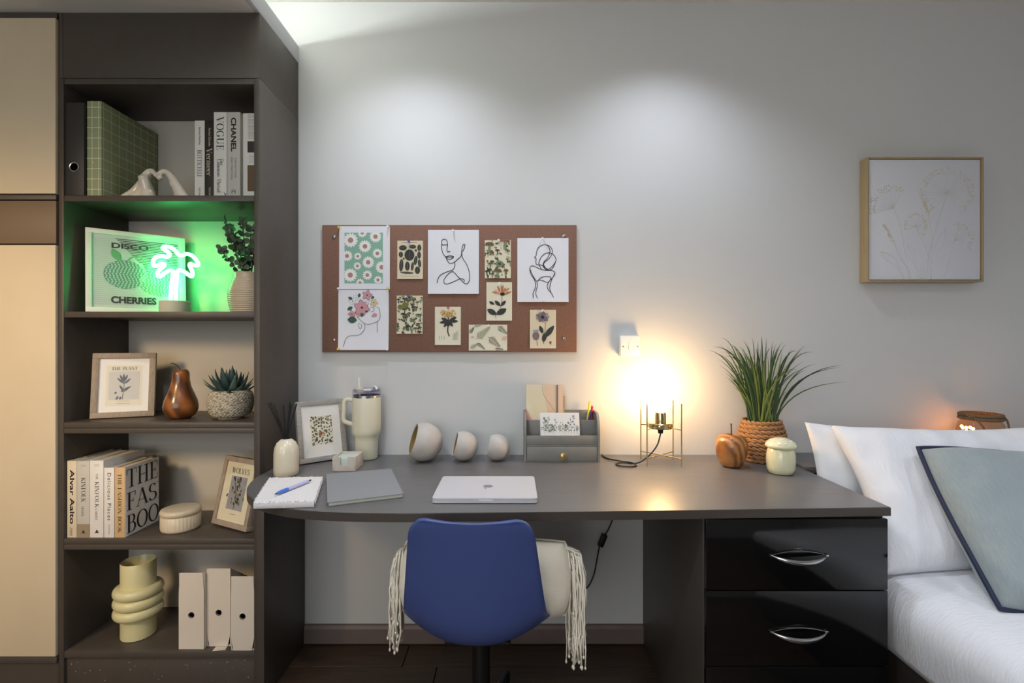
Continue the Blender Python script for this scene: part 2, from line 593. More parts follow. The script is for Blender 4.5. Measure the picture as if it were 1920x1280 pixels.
wd_ = thing('wardrobe', 'tall built-in wardrobe with cream doors and brown middle panel left of the shelves', 'wardrobe', (-1.95, 1.9, 0))
xr = -1.562
MB().box(-2.595, xr, CF + .012, WALL - .004, .001, BZ - .001).build('carcass', 'laminate', wd_, world=True)
MB().box(-2.59, xr - .002, CF - .008, CF + .012, cz(364), BZ - .024, .0015).build('door', 'cream_door', wd_, world=True, label='upper cream door')
MB().box(-2.59, xr - .002, CF - .006, CF + .012, cz(375), cz(366), .001).build('rail', 'laminate', wd_, world=True)
MB().box(-2.59, xr - .002, CF - .006, CF + .012, cz(457), cz(377), .001).build('middle_panel', 'brown_panel', wd_, world=True, label='plain brown panel between the doors')
MB().box(-2.59, xr - .002, CF - .008, CF + .012, cz(1228), cz(460), .0015).build('door', 'cream_door', wd_, world=True, label='lower cream door')
MB().box(-2.59, xr - .002, CF - .004, CF + .012, cz(1242), cz(1230), .001).build('rail', 'laminate', wd_, world=True)
MB().box(-2.59, xr - .002, CF + .004, CF + .012, .001, cz(1243)).build('plinth', 'laminate', wd_, world=True)
MB().box(-2.59, xr - .002, CF - .002, CF + .012, BZ - .022, BZ - .002).build('top_rail', 'laminate', wd_, world=True)

bk = thing('shelf_unit', 'tall dark brown open shelf unit reaching the ceiling beside the desk', 'shelf unit', (-1.21, 1.9, 0))
XL, XI, XJ, XR = -1.560, -1.543, -.888, CX
SH = {'A': 1.728, 'B': 1.328, 'C': .946, 'D': .546, 'E': .157}
TOPO = 2.111
BKY = WALL - .022
MB().box(XL, XI, CF, WALL - .003, .001, 2.13, .0008).build('side_panel', 'laminate', bk, world=True)
MB().box(XJ, XR, CF, WALL - .003, .001, 2.13, .0008).build('side_panel', 'laminate', bk, world=True)
MB().box(XI, XJ, BKY, WALL - .003, .05, 2.13).build('back_panel', 'back_panel', bk, world=True, label='pale grey back panel')
MB().box(XI, XJ, CF + .002, BKY, TOPO, 2.13, .0008).build('top_board', 'laminate', bk, world=True)
for k, th in (('A', .02), ('B', .02)):
    MB().box(XI, XJ, CF + .002, BKY, SH[k] - th, SH[k], .0008).build('shelf', 'laminate', bk, world=True)
for k in 'CD':
    MB().box(XI, XJ, CF + .001, BKY, SH[k] - .0182, SH[k], .0008).build('shelf', 'laminate', bk, world=True)
    MB().box(XI, XJ, CF + .001, BKY, SH[k] - .0375, SH[k] - .0195, .0008).build('shelf', 'laminate', bk, world=True)
MB().box(XI, XJ, CF + .002, BKY, SH['E'] - .022, SH['E'], .0008).build('shelf', 'laminate', bk, world=True)
MB().box(XI, XJ, CF + .012, CF + .03, .001, SH['E'] - .023, .0008).build('plinth', 'laminate', bk, world=True)
# box closing the gap to the ceiling
MB().box(XL + .014, XR - .0005, CF + .0005, WALL - .003, 2.1315, BZ - .001, .0008).build('top_box', 'laminate', bk, world=True)
MB().box(XL, XL + .0135, CF, WALL - .003, 2.1315, BZ - .001, .0008).build('filler_strip', 'laminate', bk, world=True)
chips = MB()
for _ in range(34):
    a, b, r = rng.uniform(XI + .01, XJ - .02), rng.uniform(.02, .125), rng.uniform(.0006, .0018)
    chips.lathe([(0, 0), (r, 0), (r, .0006), (0, .0006)], 6, mx=Matrix.Translation((a, CF + .012, b)) @ Matrix.Rotation(pi / 2, 4, 'X'))
chips.build('wear_chips', 'chip', bk, world=True)['kind'] = 'stuff'

# ------------------------------------------------------------------ desk
T = H - .46          # desk top
TB = T - .024
DFL, DFR = 1.352, 1.402      # front edge, left and right
DRX = 1.052
dk = thing('desk', 'long dark grey fitted desk top with a rounded left end', 'desk', (.1, 1.7, 0))
edge = catmull([(CX + .0, 1.735), (-.862, 1.69), (-.842, 1.61), (-.795, 1.52), (-.72, 1.445), (-.6, 1.385), (-.45, 1.358), (-.3, DFL)], 6)
outl = [(CX + .0005, WALL - .002)] + [(p.x, p.y) for p in [Vector((a[0], a[1], 0)) for a in [(q[0], q[1]) for q in edge]]] + [(.3, DFL + .018), (DRX, DFR), (DRX, WALL - .002)]


def slab(poly, z0, z1, b):
    bm = bmesh.new()
    f = bm.faces.new([bm.verts.new((x, y, z0)) for x, y in poly])
    r = bmesh.ops.extrude_face_region(bm, geom=[f])
    for v in [g for g in r['geom'] if isinstance(g, bmesh.types.BMVert)]:
        v.co.z = z1
    top = [e for e in bm.edges if all(abs(v.co.z - z1) < 1e-6 for v in e.verts)]
    bmesh.ops.bevel(bm, geom=top, offset=b, segments=2, affect='EDGES')
    bmesh.ops.recalc_face_normals(bm, faces=bm.faces[:])
    bm.verts.index_update()
    m = MB()
    for f in bm.faces:
        m.add([v.co.copy() for v in f.verts], [tuple(range(len(f.verts)))], 0 if f.normal.z > .5 or f.normal.z < -.5 else 1)
    bm.free()
    return m


slab(outl, TB, T, .0015).build('worktop', ['worktop', 'edge_band'], dk, world=True, sharp=30, merge=1e-5)
MB().box(CX + .001, CX + .026, 1.715, WALL - .003, .001, TB - .0005, .0008).build('end_panel', 'laminate', dk, world=True)

# drawer pedestal
DX0, DX1, DY = .532, 1.034, 1.388
du = thing('drawer_unit', 'black gloss drawer unit with silver bow handles under the desk', 'drawer unit', ((DX0 + DX1) / 2, 1.7, 0))
MB().box(DX0, DX1, DY + .0205, WALL - .003, .001, TB - .001, .0008).build('body', 'laminate', du, world=True)
kd = DY / F
dz = [H - (y - 640) * kd for y in (972, 1107.5, 1250, 1395)]
dz[0] = TB - .004


def bow_handle(cx, cy, cz_, parent):
    """a lens-shaped bow: two arched bars meeting in points"""
    m = MB()
    n, L = 16, .152
    lo, up, rl = [], [], []
    for i in range(n + 1):
        t = i / n * 2 - 1
        s_ = 1 - t * t
        lo.append((cx + t * L / 2, cy - .004 - .024 * s_ ** .8, cz_ - .011 * s_))
        up.append((cx + t * L / 2, cy - .003 - .004 * s_, cz_ + .013 * s_))
        rl.append(.0012 + .0058 * s_ ** .7)
    m.tube(lo, rl, 10, flat=.8)
    m.tube(up, [r * .2 for r in rl], 8)
    for e in (-1, 1):
        m.box(cx + e * L / 2 - .004, cx + e * L / 2 + .004, cy - .006, cy, cz_ - .003, cz_ + .003, .001)
    return m.build('handle', 'chrome', parent, world=True)


for i in range(3):
    d = MB().box(DX0 - .0 + .002, DX1 - .001, DY, DY + .019, max(dz[i + 1] + .0025, .03), dz[i], .0012).build('drawer', 'black_gloss', du, world=True)
    if i < 2:
        bow_handle((1497 - 960) * kd, DY, H - ((1040, 1183)[i] - 640) * kd, d)
MB().box(DX0 + .01, DX1 - .01, DY + .03, DY + .05, .001, .03).build('plinth', 'laminate', du, world=True)

# ------------------------------------------------------------------ bed with ledge
mat('bed_base', (52, 46, 42), .6)
mat('sheet', (232, 232, 236), .8, bump=.12, bscale=60, sheen=.2)
mat('seersucker', (230, 231, 236), .8, bump=.4, bscale=70, bstretch=(2.2, .6, .7), sheen=.2, detail=1)
mat('seersucker_bed', (230, 231, 236), .8, bump=.45, bscale=60, bstretch=(.8, 2.2, .8), sheen=.2, detail=1)
mat('linen_blue', (134, 152, 162), .85, rgb2=(160, 166, 162), scale=60, stretch=(9, 1, .8), mix=.6, bump=.15, bscale=260, sheen=.3)
mat('navy', (30, 40, 66), .7)
LZ, LY = T + .009, 1.817
lg = thing('headboard', 'dark boxed headboard ledge along the wall behind the pillows', 'headboard', (1.8, 1.95, 0))
MB().box(DRX + .002, 2.6, LY, WALL - .003, LZ - .022, LZ, .0015).build('ledge', 'worktop', lg, world=True)
MB().box(DRX + .004, 2.6, LY + .012, LY + .03, .001, LZ - .0225).build('front_panel', 'black', lg, world=True)
BX0, BX1, BTOP = 1.075, 2.43, .545
bd = thing('bed', 'low dark bed base with mattress beside the drawer unit', 'bed', (1.75, .8, 0))
MB().box(BX0 + .015, BX1, -.15, LY - .004, .001, .345, .006).build('base', 'bed_base', bd, world=True)
MB().box(BX0 + .03, BX1 - .02, -.13, LY - .006, .346, .5, .03).build('mattress', 'sheet', bd, world=True)


def cover_pt(u, v):
    # u across the bed from the left hem over the top, v from head to foot
    y = LY - .008 + (-.2 - LY) * v
    s_ = u * 1.75
    if s_ < .12:
        x, z = BX0 + .012 - .018 * math.sin(s_ / .12 * pi * .5), .338 + s_ * 1.0
    elif s_ < .25:
        a = (s_ - .12) / .13 * pi / 2
        x, z = BX0 - .006 + .085 * (1 - math.cos(a)), .458 + .085 * math.sin(a)
    else:
        x, z = BX0 + .079 + (s_ - .25) * .87, .543 + .016 * min(1, (s_ - .25) / .3)
    nz = noise.noise((x * 3.2, y * 3.0, 1.7)) * .012 + noise.noise((x * 9, y * 8, 4)) * .004
    if s_ < .25:
        x += nz * 1.1
    else:
        z += nz
    return (x, y, max(z, .3))


cv = MB().grid(cover_pt, 90, 90)
o = cv.build('bedspread', 'seersucker_bed', sharp=180)
md = o.modifiers.new('thickness', 'SOLIDIFY')
md.thickness = .008
md.offset = -1
tag(o, 'white rippled bedspread hanging over the side of the bed', 'bedspread')


def pillow(w_, h_, t_, seed=0, n=40, pinch=.07, wr=.012, flop=0.0, power=.55, rnd=0.0):
    """puffed square of cloth: local x across, z up, faces -y and +y"""
    def f(side):
        def g(u, v):
            a, b = u * 2 - 1, v * 2 - 1
            x = w_ / 2 * a * (1 - pinch * (1 - b * b)) * math.sqrt(1 - rnd * b * b / 2)
            z = h_ / 2 * b * (1 - pinch * (1 - a * a)) * math.sqrt(1 - rnd * a * a / 2)
            e = max(0, (1 - a ** 4) * (1 - b ** 4))
            th = t_ / 2 * e ** power
            q = noise.noise((x * 7 + seed, z * 7, seed * 3.1)) * wr + noise.noise((x * 16 + seed, z * 14, seed)) * wr * .4
            edge_w = min(1, e * 3)
            y = side * (th + q * edge_w * .8)
            y += flop * (b ** 2 if b > 0 else 0) + noise.noise((x * 4, z * 4, seed + 9)) * wr * .5
            return (x, y, z + h_ / 2)
        return g
    return MB().grid(f(-1), n, n).grid(f(1), n, n, flip=True)


def pillow_rim(w_, h_, pinch, r, mb=None, n=24, seed=0, wr=.012, flop=0.0, rnd=0.0):
    pts = []
    for s_ in range(4):
        for k in range(n):
            t = k / n * 2 - 1
            a, b = ((t, -1), (1, t), (-t, 1), (-1, -t))[s_]
            x, z = w_ / 2 * a * (1 - pinch * (1 - b * b)) * math.sqrt(1 - rnd * b * b / 2), h_ / 2 * b * (1 - pinch * (1 - a * a)) * math.sqrt(1 - rnd * a * a / 2)
            y = flop * (b ** 2 if b > 0 else 0) + noise.noise((x * 4, z * 4, seed + 9)) * wr * .5
            pts.append((x, y, z + h_ / 2))
    return (mb or MB()).tube(pts, r, 8, closed=True)


def seat_on(loc, rot):
    return Matrix.LocRotScale(Vector(loc), __import__('mathutils').Euler(rot), None)


rot1 = (math.radians(-20), 0, math.radians(2))
p1 = pillow(.69, .41, .12, 3, n=60, pinch=.08, wr=.022).build('pillow', 'sheet', sharp=180, merge=1e-5)
p1.location, p1.rotation_euler = (1.362, 1.7, .524), (math.radians(-12), math.radians(2.6), 0)
tag(p1, 'plain white pillow standing rearmost against the headboard beside the desk', 'pillow', 'bed pillows')
p2 = pillow(.76, .475, .15, 7, n=60, pinch=.085, wr=.02).build('pillow', 'seersucker', sharp=180, merge=1e-5)
p2.location, p2.rotation_euler = (1.463, 1.462, .545), (math.radians(-34), 0, math.radians(-1))
tag(p2, 'large white rippled pillow leaning behind the blue cushion', 'pillow', 'bed pillows')
p3 = pillow(.7, .40, .12, 12, n=60, pinch=.08, wr=.022).build('pillow', 'sheet', sharp=180, merge=1e-5)
p3.location, p3.rotation_euler = (2.075, 1.69, .528), (math.radians(-15), math.radians(-2), math.radians(2))
tag(p3, 'white pillow at the right edge of the photo in front of the glass jar', 'pillow', 'bed pillows')

cu = thing('scatter_cushion', 'blue-grey linen cushion with navy piping leaning on the white pillow', 'cushion', (1.448, 1.243, .532), (math.radians(-42), math.radians(5), 0))
cu.rotation_mode = 'YXZ'
pillow(.478, .478, .17, 21, n=50, pinch=.02, wr=.02, rnd=.2).build('cover', 'linen_blue', cu, sharp=180, merge=1e-5)
pillow_rim(.482, .482, .02, .0065, seed=21, wr=.02, rnd=.2).build('piping', 'navy', cu, sharp=180, label='navy blue piping')

# ------------------------------------------------------------------ office chair with fringed cushion
mat('chair_blue', (68, 84, 140), .42, bump=.03, bscale=900)
mat('cotton_cream', (226, 216, 196), .9, bump=.2, bscale=140, sheen=.2)
mat('cotton_thread', (234, 226, 208), .9)
ch = thing('swivel_chair', 'blue plastic shell swivel chair pushed in under the desk', 'chair', (-.09, 1.47, 0), (0, 0, math.radians(-2.5)))
# side profile of the shell, local y (towards the wall is +) and z, with half width and edge lift
PROF = [(-.264, .792, .112, 0, .01), (-.2638, .79, .126, 0, .014), (-.263, .784, .138, 0, .018), (-.2615, .774, .147, 0, .02), (-.258, .755, .155, 0, .023), (-.25, .71, .162, 0, .03), (-.236, .635, .171, .004, .036),
        (-.222, .56, .18, .012, .042), (-.208, .496, .187, .03, .05), (-.186, .455, .191, .055, .05), (-.15, .434, .196, .062, .03), (-.08, .428, .2, .05, .01),
        (.03, .432, .205, .034, 0), (.12, .438, .2, .02, 0), (.175, .434, .185, .006, 0), (.19, .424, .17, 0, 0)]
pp = [catmull([(a[i], a[j], 0) for a in PROF], 4) for i, j in ((0, 1), (2, 3), (4, 4))]


def shell_pt(u, v):
    i = v * (len(pp[0]) - 1)
    k = int(round(i))
    y, z = pp[0][k][0], pp[0][k][1]
    hw, lift, fwd = pp[1][k][0], pp[1][k][1], pp[2][k][0]
    a = u * 2 - 1
    return (a * hw, y + fwd * a * a, z + lift * abs(a) ** 2.2 - .004 * (1 - a * a) * max(0, (z - .7) / .09))


sh = MB().grid(shell_pt, 28, len(pp[0]) - 1).build('shell', 'chair_blue', ch, sharp=60)
md = sh.modifiers.new('thickness', 'SOLIDIFY')
md.thickness = .009
md.offset = 1
MB().box(-.09, .09, -.1, .1, .398, .412, .004).build('seat_mount', 'black_plastic', ch)
MB().lathe([(.0, .2), (.026, .2), (.026, .395), (.02, .4), (0, .4)], 24).lathe([(0, .1), (.019, .1), (.019, .21), (0, .21)], 20).build('gas_lift', 'black_plastic', ch)
MB().lathe([(0, .075), (.034, .075), (.036, .12), (.03, .135), (0, .135)], 24).build('hub', 'black_plastic', ch)
for k in range(5):
    a = math.radians(78 + 72 * k)
    mx = Matrix.Rotation(a, 4, 'Z')
    lg_ = MB().tube([(.03, 0, .105), (.12, 0, .098), (.22, 0, .088), (.27, 0, .082)], [.024, .02, .016, .013], 10, mx=mx, flat=.8).build('leg', 'black_plastic', ch)
    MB().box(.255, .29, -.012, .012, .05, .092, .005, mx=mx).lathe([(0, -.02), (.024, -.02), (.026, -.015), (.026, .015), (.024, .02), (0, .02)], 20,
             mx=mx @ Matrix.Translation((.272, 0, .0265)) @ Matrix.Rotation(pi / 2, 4, 'X')).build('caster', 'black_plastic', lg_)

cs = thing('fringed_cushion', 'cream cotton cushion with knotted side fringes on the blue chair', 'cushion', (-.075, 1.4, .458), (math.radians(-8), 0, math.radians(-1)))
pillow(.49, .215, .14, 31, pinch=.0, wr=.012, power=.45, rnd=.35).build('cover', 'cotton_cream', cs, sharp=180, merge=1e-5)
pillow_rim(.49, .215, .0, .003, seed=31, wr=.012, rnd=.35).build('seam', 'cotton_thread', cs, sharp=180)


def fringe(side, n, zmin, seed):
    r = random.Random(seed)
    m = MB()
    for k in range(n):
        t = k / (n - 1)
        z0 = .192 - .1 * t * t * r.uniform(.4, 1)
        x0 = side * (.222 + .018 * min(1, t * 2) + r.uniform(-.004, .004))
        end = zmin + r.uniform(-.02, .04) + (.1 * r.random() if r.random() < .4 else 0)
        end = min(end, z0 - .08)
        out = r.uniform(.004, .042) if side > 0 else r.uniform(.0, .026)
        y0 = r.uniform(-.03, .03)
        pts = [(x0, y0 * .4, z0), (x0 + side * out * .7, y0 * .7, z0 - .008)]
        for q in range(1, 7):
            f_ = q / 6
            pts.append((x0 + side * (out * (1 - .25 * f_)) + r.uniform(-.003, .003) + side * .012 * f_ * (r.random() - .4), y0 + r.uniform(-.003, .003), z0 - .008 + (end - z0) * f_))
        rad = r.uniform(.0017, .0024)
        m.tube(pts, rad, 5)
        e = pts[-1]
        m.ball(e, rad * 1.7, 6, 4, sc=(1, 1, 1.6))
    f = m.build('fringe', 'cotton_thread', cs, sharp=180, merge=0)
    f['kind'] = 'stuff'


fringe(-1, 60, -.055, 5)
fringe(1, 85, -.085, 6)

# ------------------------------------------------------------------ pin board and what is pinned to it
mat('cork', (142, 106, 90), .9, rgb2=(120, 86, 71), scale=160, mix=.6, detail=5, bump=.35, bscale=220)
mat('screw_steel', (170, 172, 172), .35, metal=1)
BY = 2.043
bdz = P(604, 660, BY)
bb = thing('pin_board', 'wide brown cork pin board screwed to the wall', 'pin board', (P(842, 660, BY).x, BY, bdz.z))
MB().box(P(604, 0, BY).x, P(1081, 0, BY).x, BY, WALL - .0005, bdz.z, P(0, 421.5, BY).z, .001).build('board', 'cork', bb, world=True)
for q in ((626.5, 444.5), (626.5, 638), (1057.5, 443), (1058, 635)):
    c = P(*q, BY)
    s_ = MB().lathe([(0, 0), (.0068, 0), (.0066, .002), (.004, .0035), (0, .0038)], 20, mx=Matrix.Translation(c) @ Matrix.Rotation(pi / 2, 4, 'X')).build('screw', 'screw_steel', bb, world=True)
    MB().box(c.x - .0035, c.x + .0035, BY - .0042, BY - .0036, c.z - .0006, c.z + .0006).build('slot', 'black', s_, world=True)

COL = dict(paper_white=(228, 229, 236), paper_cream=(222, 214, 186), paper_ivory=(226, 220, 196), paper_tan=(220, 206, 178), mint=(134, 178, 160), daisy=(236, 234, 230),
           daisy_eye=(172, 132, 126), ink_black=(26, 25, 27), ink_dark=(52, 54, 52), ink_green=(62, 82, 62), ink_sage=(122, 136, 104), ink_olive=(118, 118, 62), ink_brown=(104, 84, 60),
           ink_pink=(206, 150, 160), ink_yellow=(222, 196, 146), ink_orange=(184, 120, 78), ink_red=(122, 60, 48), ink_plum=(120, 104, 112), ink_mustard=(200, 170, 84), ink_forest=(60, 92, 76), ink_grey=(150, 150, 156),
           ink_tan=(196, 176, 150), ink_lilac=(150, 148, 178), ink_peach=(224, 192, 168), ink_rose=(220, 172, 168))
for k_, v_ in COL.items():
    mat(k_, v_, .75)


def sheet(rect, name, label, cat, paper, ink, mats, curl=0.0, group='prints on the pin board', thick=.0006, seed=0, tilt=0.0):
    """a sheet pinned to the board; ink in frame pixels of that plane"""
    x0, y0, x1, y1 = rect
    py_ = BY - .0012
    a, b = P(x0, y1, py_), P(x1, y0, py_)
    t = thing(name, label, cat, ((a.x + b.x) / 2, BY - .0005, a.z), group=group)
    w_, h_ = b.x - a.x, b.z - a.z

    def dep(u, v):
        return max(0, curl) * max(0, .25 * math.sin(u * 7 + seed) * (1 - v) * v * 2 + (1 - v) ** 3 * .9 + max(0, v - .85) * (1.1 if seed % 2 else .2) * abs(u - .5) * 2)
    m = MB()
    m.grid(lambda u, v: (a.x + u * w_, py_ - dep(u, v), a.z + v * h_), 14, 14)
    m.grid(lambda u, v: (a.x + u * w_, py_ + thick - dep(u, v), a.z + v * h_), 14, 14, flip=True)
    m.build('paper', paper, t, world=True, sharp=180, merge=0, recalc=False)

    def fn(px, py, h):
        q = P(px, py, py_)
        u, v = min(1, max(0, (q.x - a.x) / w_)), min(1, max(0, (q.z - a.z) / h_))
        q.x, q.z = min(b.x, max(a.x, q.x)), min(b.z, max(a.z, q.z))
        return (q.x, py_ - dep(u, v) - h - .0002, q.z)
    if ink:
        ink.put(MB(), fn).build('printed_picture', mats, t, world=True, sharp=180, merge=0, recalc=False)
    return t


def c6(pts):
    return [(590 + x / 4.923, 410 + y / 4.923) for x, y in pts]


def c7(pts):
    return [(830 + x / 4.923, 410 + y / 4.923) for x, y in pts]


def clip_rect(pts, r):
    """Sutherland-Hodgman against a rectangle"""
    for ax, lim, sg in ((0, r[0], 1), (0, r[2], -1), (1, r[1], 1), (1, r[3], -1)):
        out = []
        for i in range(len(pts)):
            p, q = pts[i - 1], pts[i]
            ip, iq = sg * (p[ax] - lim) >= 0, sg * (q[ax] - lim) >= 0
            if ip != iq:
                t = (lim - p[ax]) / (q[ax] - p[ax])
                out.append((p[0] + t * (q[0] - p[0]), p[1] + t * (q[1] - p[1])))
            if iq:
                out.append(q)
        pts = out
        if not pts:
            break
    return pts


def clipped(ink, r):
    out = Ink()
    for vs_, fs, mi, lay in ink.sh:
        for f in fs:
            p = clip_rect([vs_[i] for i in f], r)
            if len(p) > 2:
                out.sh.append((p, [tuple(range(len(p)))], mi, lay))
    return out


# daisies on mint
R_ = (646, 436, 718, 531)
ik = Ink().rect(R_, 0, 0)
dz_ = Ink()
for x, y, r in ((332, 198, 70), (440, 130, 45), (562, 165, 58), (465, 255, 60), (300, 343, 52), (398, 346, 36), (580, 320, 48), (495, 402, 58), (395, 436, 38), (620, 448, 60), (330, 520, 66), (487, 520, 48), (585, 565, 40), (420, 590, 40)):
    (cx_, cy_), = c6([(x, y)])
    r /= 4.923
    n_ = 14 if r > 10 else 12
    for k in range(n_):
        a = 2 * pi * (k + .3) / n_
        dz_.leaf(cx_ + .25 * r * math.cos(a), cy_ + .25 * r * math.sin(a), cx_ + r * math.cos(a), cy_ + r * math.sin(a), r * .34, 1, 1)
    dz_.ell(cx_, cy_, r * .36, r * .36, 0, 2, 3, 14)
ik.sh += clipped(dz_, R_).sh
sheet((636, 424, 731, 542), 'art_print', 'mint print of white daisies pinned at the board top left', 'art print', 'paper_white', ik, ['mint', 'daisy', 'daisy_eye'], .002, seed=2)

# head of flowers
ik = Ink()
for l in ([(575, 812), (598, 835), (605, 900), (590, 940), (550, 960), (500, 975), (460, 965), (420, 930), (390, 905)], [(515, 822), (540, 815), (550, 838), (538, 855), (520, 858)],
          [(460, 965), (465, 1010), (440, 1050), (400, 1075), (330, 1080), (290, 1110), (268, 1180)], [(415, 960), (405, 985), (420, 1015), (435, 1000), (430, 970)], [(578, 945), (580, 1050)]):
    ik.line(c6(l), .7, 0, 4)
ik.poly(c6([(525, 895), (550, 868), (580, 880), (570, 905), (530, 908)]), 1, 2)
for x, y, r, mi, n_ in ((437, 820, 80, 1, 6), (485, 705, 52, 1, 5), (548, 775, 40, 2, 5), (350, 760, 38, 3, 5), (382, 725, 30, 3, 5), (345, 880, 40, 1, 5), (405, 880, 30, 1, 5), (480, 770, 26, 3, 5)):
    (cx_, cy_), = c6([(x, y)])
    r /= 4.923
    for k in range(n_):
        a = 2 * pi * k / n_ + x
        ik.leaf(cx_, cy_, cx_ + r * math.cos(a), cy_ + r * math.sin(a), r * .62, 0, 1)
        ik.leaf(cx_, cy_, cx_ + r * .95 * math.cos(a), cy_ + r * .95 * math.sin(a), r * .55, mi, 2)
    ik.ell(cx_, cy_, r * .14, r * .14, 0, 5, 4, 8)
for x0, y0, x1, y1, wd2 in ((350, 745, 310, 722, 26), (352, 812, 302, 842, 34), (392, 935, 302, 930, 62), (405, 725, 420, 688, 26), (520, 735, 552, 718, 24), (430, 905, 445, 868, 30), (470, 860, 492, 850, 24)):
    a, b = c6([(x0, y0), (x1, y1)])
    ik.leaf(*a, *b, wd2 / 4.923, 4, 3)
sheet((634.5, 543, 729, 656), 'art_print', 'line drawing of a head crowned with pink flowers at the board bottom left', 'art print', 'paper_white', ik, ['ink_black', 'ink_pink', 'ink_yellow', 'paper_white', 'ink_forest', 'ink_dark'], .006, seed=3)

# seed and leaf specimens
ik = Ink()
for x, y, rx, ry, ro in ((815, 268, 36, 24, 0), (905, 258, 32, 18, 0), (966, 268, 18, 30, 0), (796, 330, 20, 26, 0), (875, 335, 46, 52, 0), (964, 335, 17, 34, 0), (932, 385, 16, 42, .15), (800, 430, 19, 58, .05), (856, 437, 22, 42, 0), (903, 440, 13, 40, .1), (968, 412, 15, 38, -.1), (950, 475, 24, 34, 0), (852, 498, 62, 9, .05), (822, 368, 9, 10, 0), (934, 292, 10, 12, 0)):
    (cx_, cy_), = c6([(x, y)])
    ik.ell(cx_, cy_, rx / 4.923, ry / 4.923, ro, (int(x) % 3) and 0 or 1, 1, 16)
    ik.line([(cx_, cy_ - ry / 6), (cx_, cy_ + ry / 6)] if ry > rx else [(cx_ - rx / 6, cy_), (cx_ + rx / 6, cy_)], .5, 2, 3)
ik.line(c6([(810, 217), (945, 217)]), 1.0, 3, 1).line(c6([(800, 530), (965, 530)]), .5, 3, 1)
sheet((745, 451, 793, 523), 'postcard', 'beige card of dark seed and leaf specimens under a blue pin', 'postcard', 'paper_tan', ik, ['ink_black', 'ink_dark', 'ink_sage', 'ink_grey'], .0035, seed=4)


def collage(r, seed, n_, mats_n):
    rr = random.Random(seed)
    k = Ink()
    for _ in range(n_):
        x, y = rr.uniform(r[0], r[2]), rr.uniform(r[1], r[3])
        q = rr.random()
        mi = rr.randrange(mats_n)
        if q < .35:      # mushroom
            s_ = rr.uniform(2, 5)
            k.poly([(x + s_ * math.cos(a * pi / 8), y - s_ * .75 * math.sin(a * pi / 8)) for a in range(9)], mi, 2)
            k.line([(x, y), (x + .5, y + s_ * 1.5)], s_ * .5, (mi + 1) % mats_n, 1)
        elif q < .7:
            a = rr.uniform(0, 6.28)
            s_ = rr.uniform(4, 10)
            k.leaf(x, y, x + s_ * math.cos(a), y + s_ * math.sin(a), s_ * .45, mi, 1)
        elif q < .85:
            k.ell(x, y, rr.uniform(1, 4), rr.uniform(1, 3.5), 0, mi, 1, 10)
        else:
            a = rr.uniform(0, 6.28)
            k.line([(x, y), (x + 4 * math.cos(a), y + 4 * math.sin(a)), (x + 8 * math.cos(a + .4), y + 8 * math.sin(a + .4))], .7, mi, 1)
    return k


r = (744.5, 554.5, 792, 625)
ik = collage(r, 8, 95, 4)
for x, y, rd in ((790, 815, 24), (835, 797, 28)):
    (cx_, cy_), = c6([(x, y)])
    ik.ell(cx_, cy_, rd / 4.923, rd / 4.923, 0, 4, 4, 16)
sheet((744, 554, 792.5, 625.5), 'postcard', 'cream card of small mushrooms and two green apples below the specimen card', 'postcard', 'paper_cream', clipped(ik, r), ['ink_dark', 'ink_green', 'ink_brown', 'ink_sage', 'ink_olive'], .0035, seed=5)

# line drawing of a face
ik = Ink()
for l in ([(-6, 240), (-8, 205), (12, 188), (38, 200), (46, 240)], [(-8, 241), (46, 241)], [(-10, 238), (-6, 290), (8, 330), (33, 356)], [(46, 240), (40, 285), (46, 308), (60, 300), (70, 308)],
          [(20, 355), (50, 345), (70, 340), (102, 352), (70, 374), (40, 368), (35, 356), (102, 352)], [(35, 365), (45, 390), (70, 412), (105, 402), (140, 372), (170, 345), (176, 300), (183, 255), (196, 234), (206, 246), (192, 290), (176, 302)],
          [(176, 300), (184, 360), (225, 430), (247, 500), (246, 570), (225, 600), (195, 590), (140, 532), (95, 488), (55, 508), (15, 560), (14, 590), (40, 603), (100, 582), (160, 555), (198, 562), (198, 580)],
          [(108, 400), (112, 435), (95, 470), (40, 490), (-20, 520), (-44, 560), (-50, 592)]):
    ik.line(c7(l), 1.25, 0, 2)
sheet((802.5, 431, 898, 551), 'art_print', 'one-line black drawing of a face looking left', 'art print', 'paper_white', ik, ['ink_black'], .005, seed=7)

# botanical card with yellow blossom
ik = Ink()
rr = random.Random(3)
for _ in range(34):
    (cx_, cy_), = c7([(rr.gauss(55, 30), rr.uniform(845, 905))])
    ik.ell(cx_, cy_, 1.6, 2.2, rr.random() * 3, 1 if rr.random() < .6 else 2, 2, 8)
for x1, y1 in ((-15, 915), (-30, 960), (130, 905), (145, 945), (10, 1000), (95, 995), (50, 1000)):
    a, b = c7([(55, 945), (x1, y1)])
    ik.leaf(*a, *b, 6, 0, 1)
ik.line(c7([(52, 900), (52, 960), (48, 1040), (62, 1085)]), 2.2, 0, 1)
for k in range(6):
    ik.line(c7([(95 + k * 8, 1120), (100 + k * 9, 1060 - k * 7 % 30)]), .6, 3, 1)
for k in range(3):
    ik.line(c7([(-30 + k * 22, 1080), (-28 + k * 22, 1115)]), .8, 3, 1)
sheet((815.5, 575, 864, 646.6), 'postcard', 'ivory botanical card of a yellow flowering plant under the red pin', 'postcard', 'paper_ivory', ik, ['ink_dark', 'ink_mustard', 'ink_orange', 'ink_grey'], .0035, seed=6)

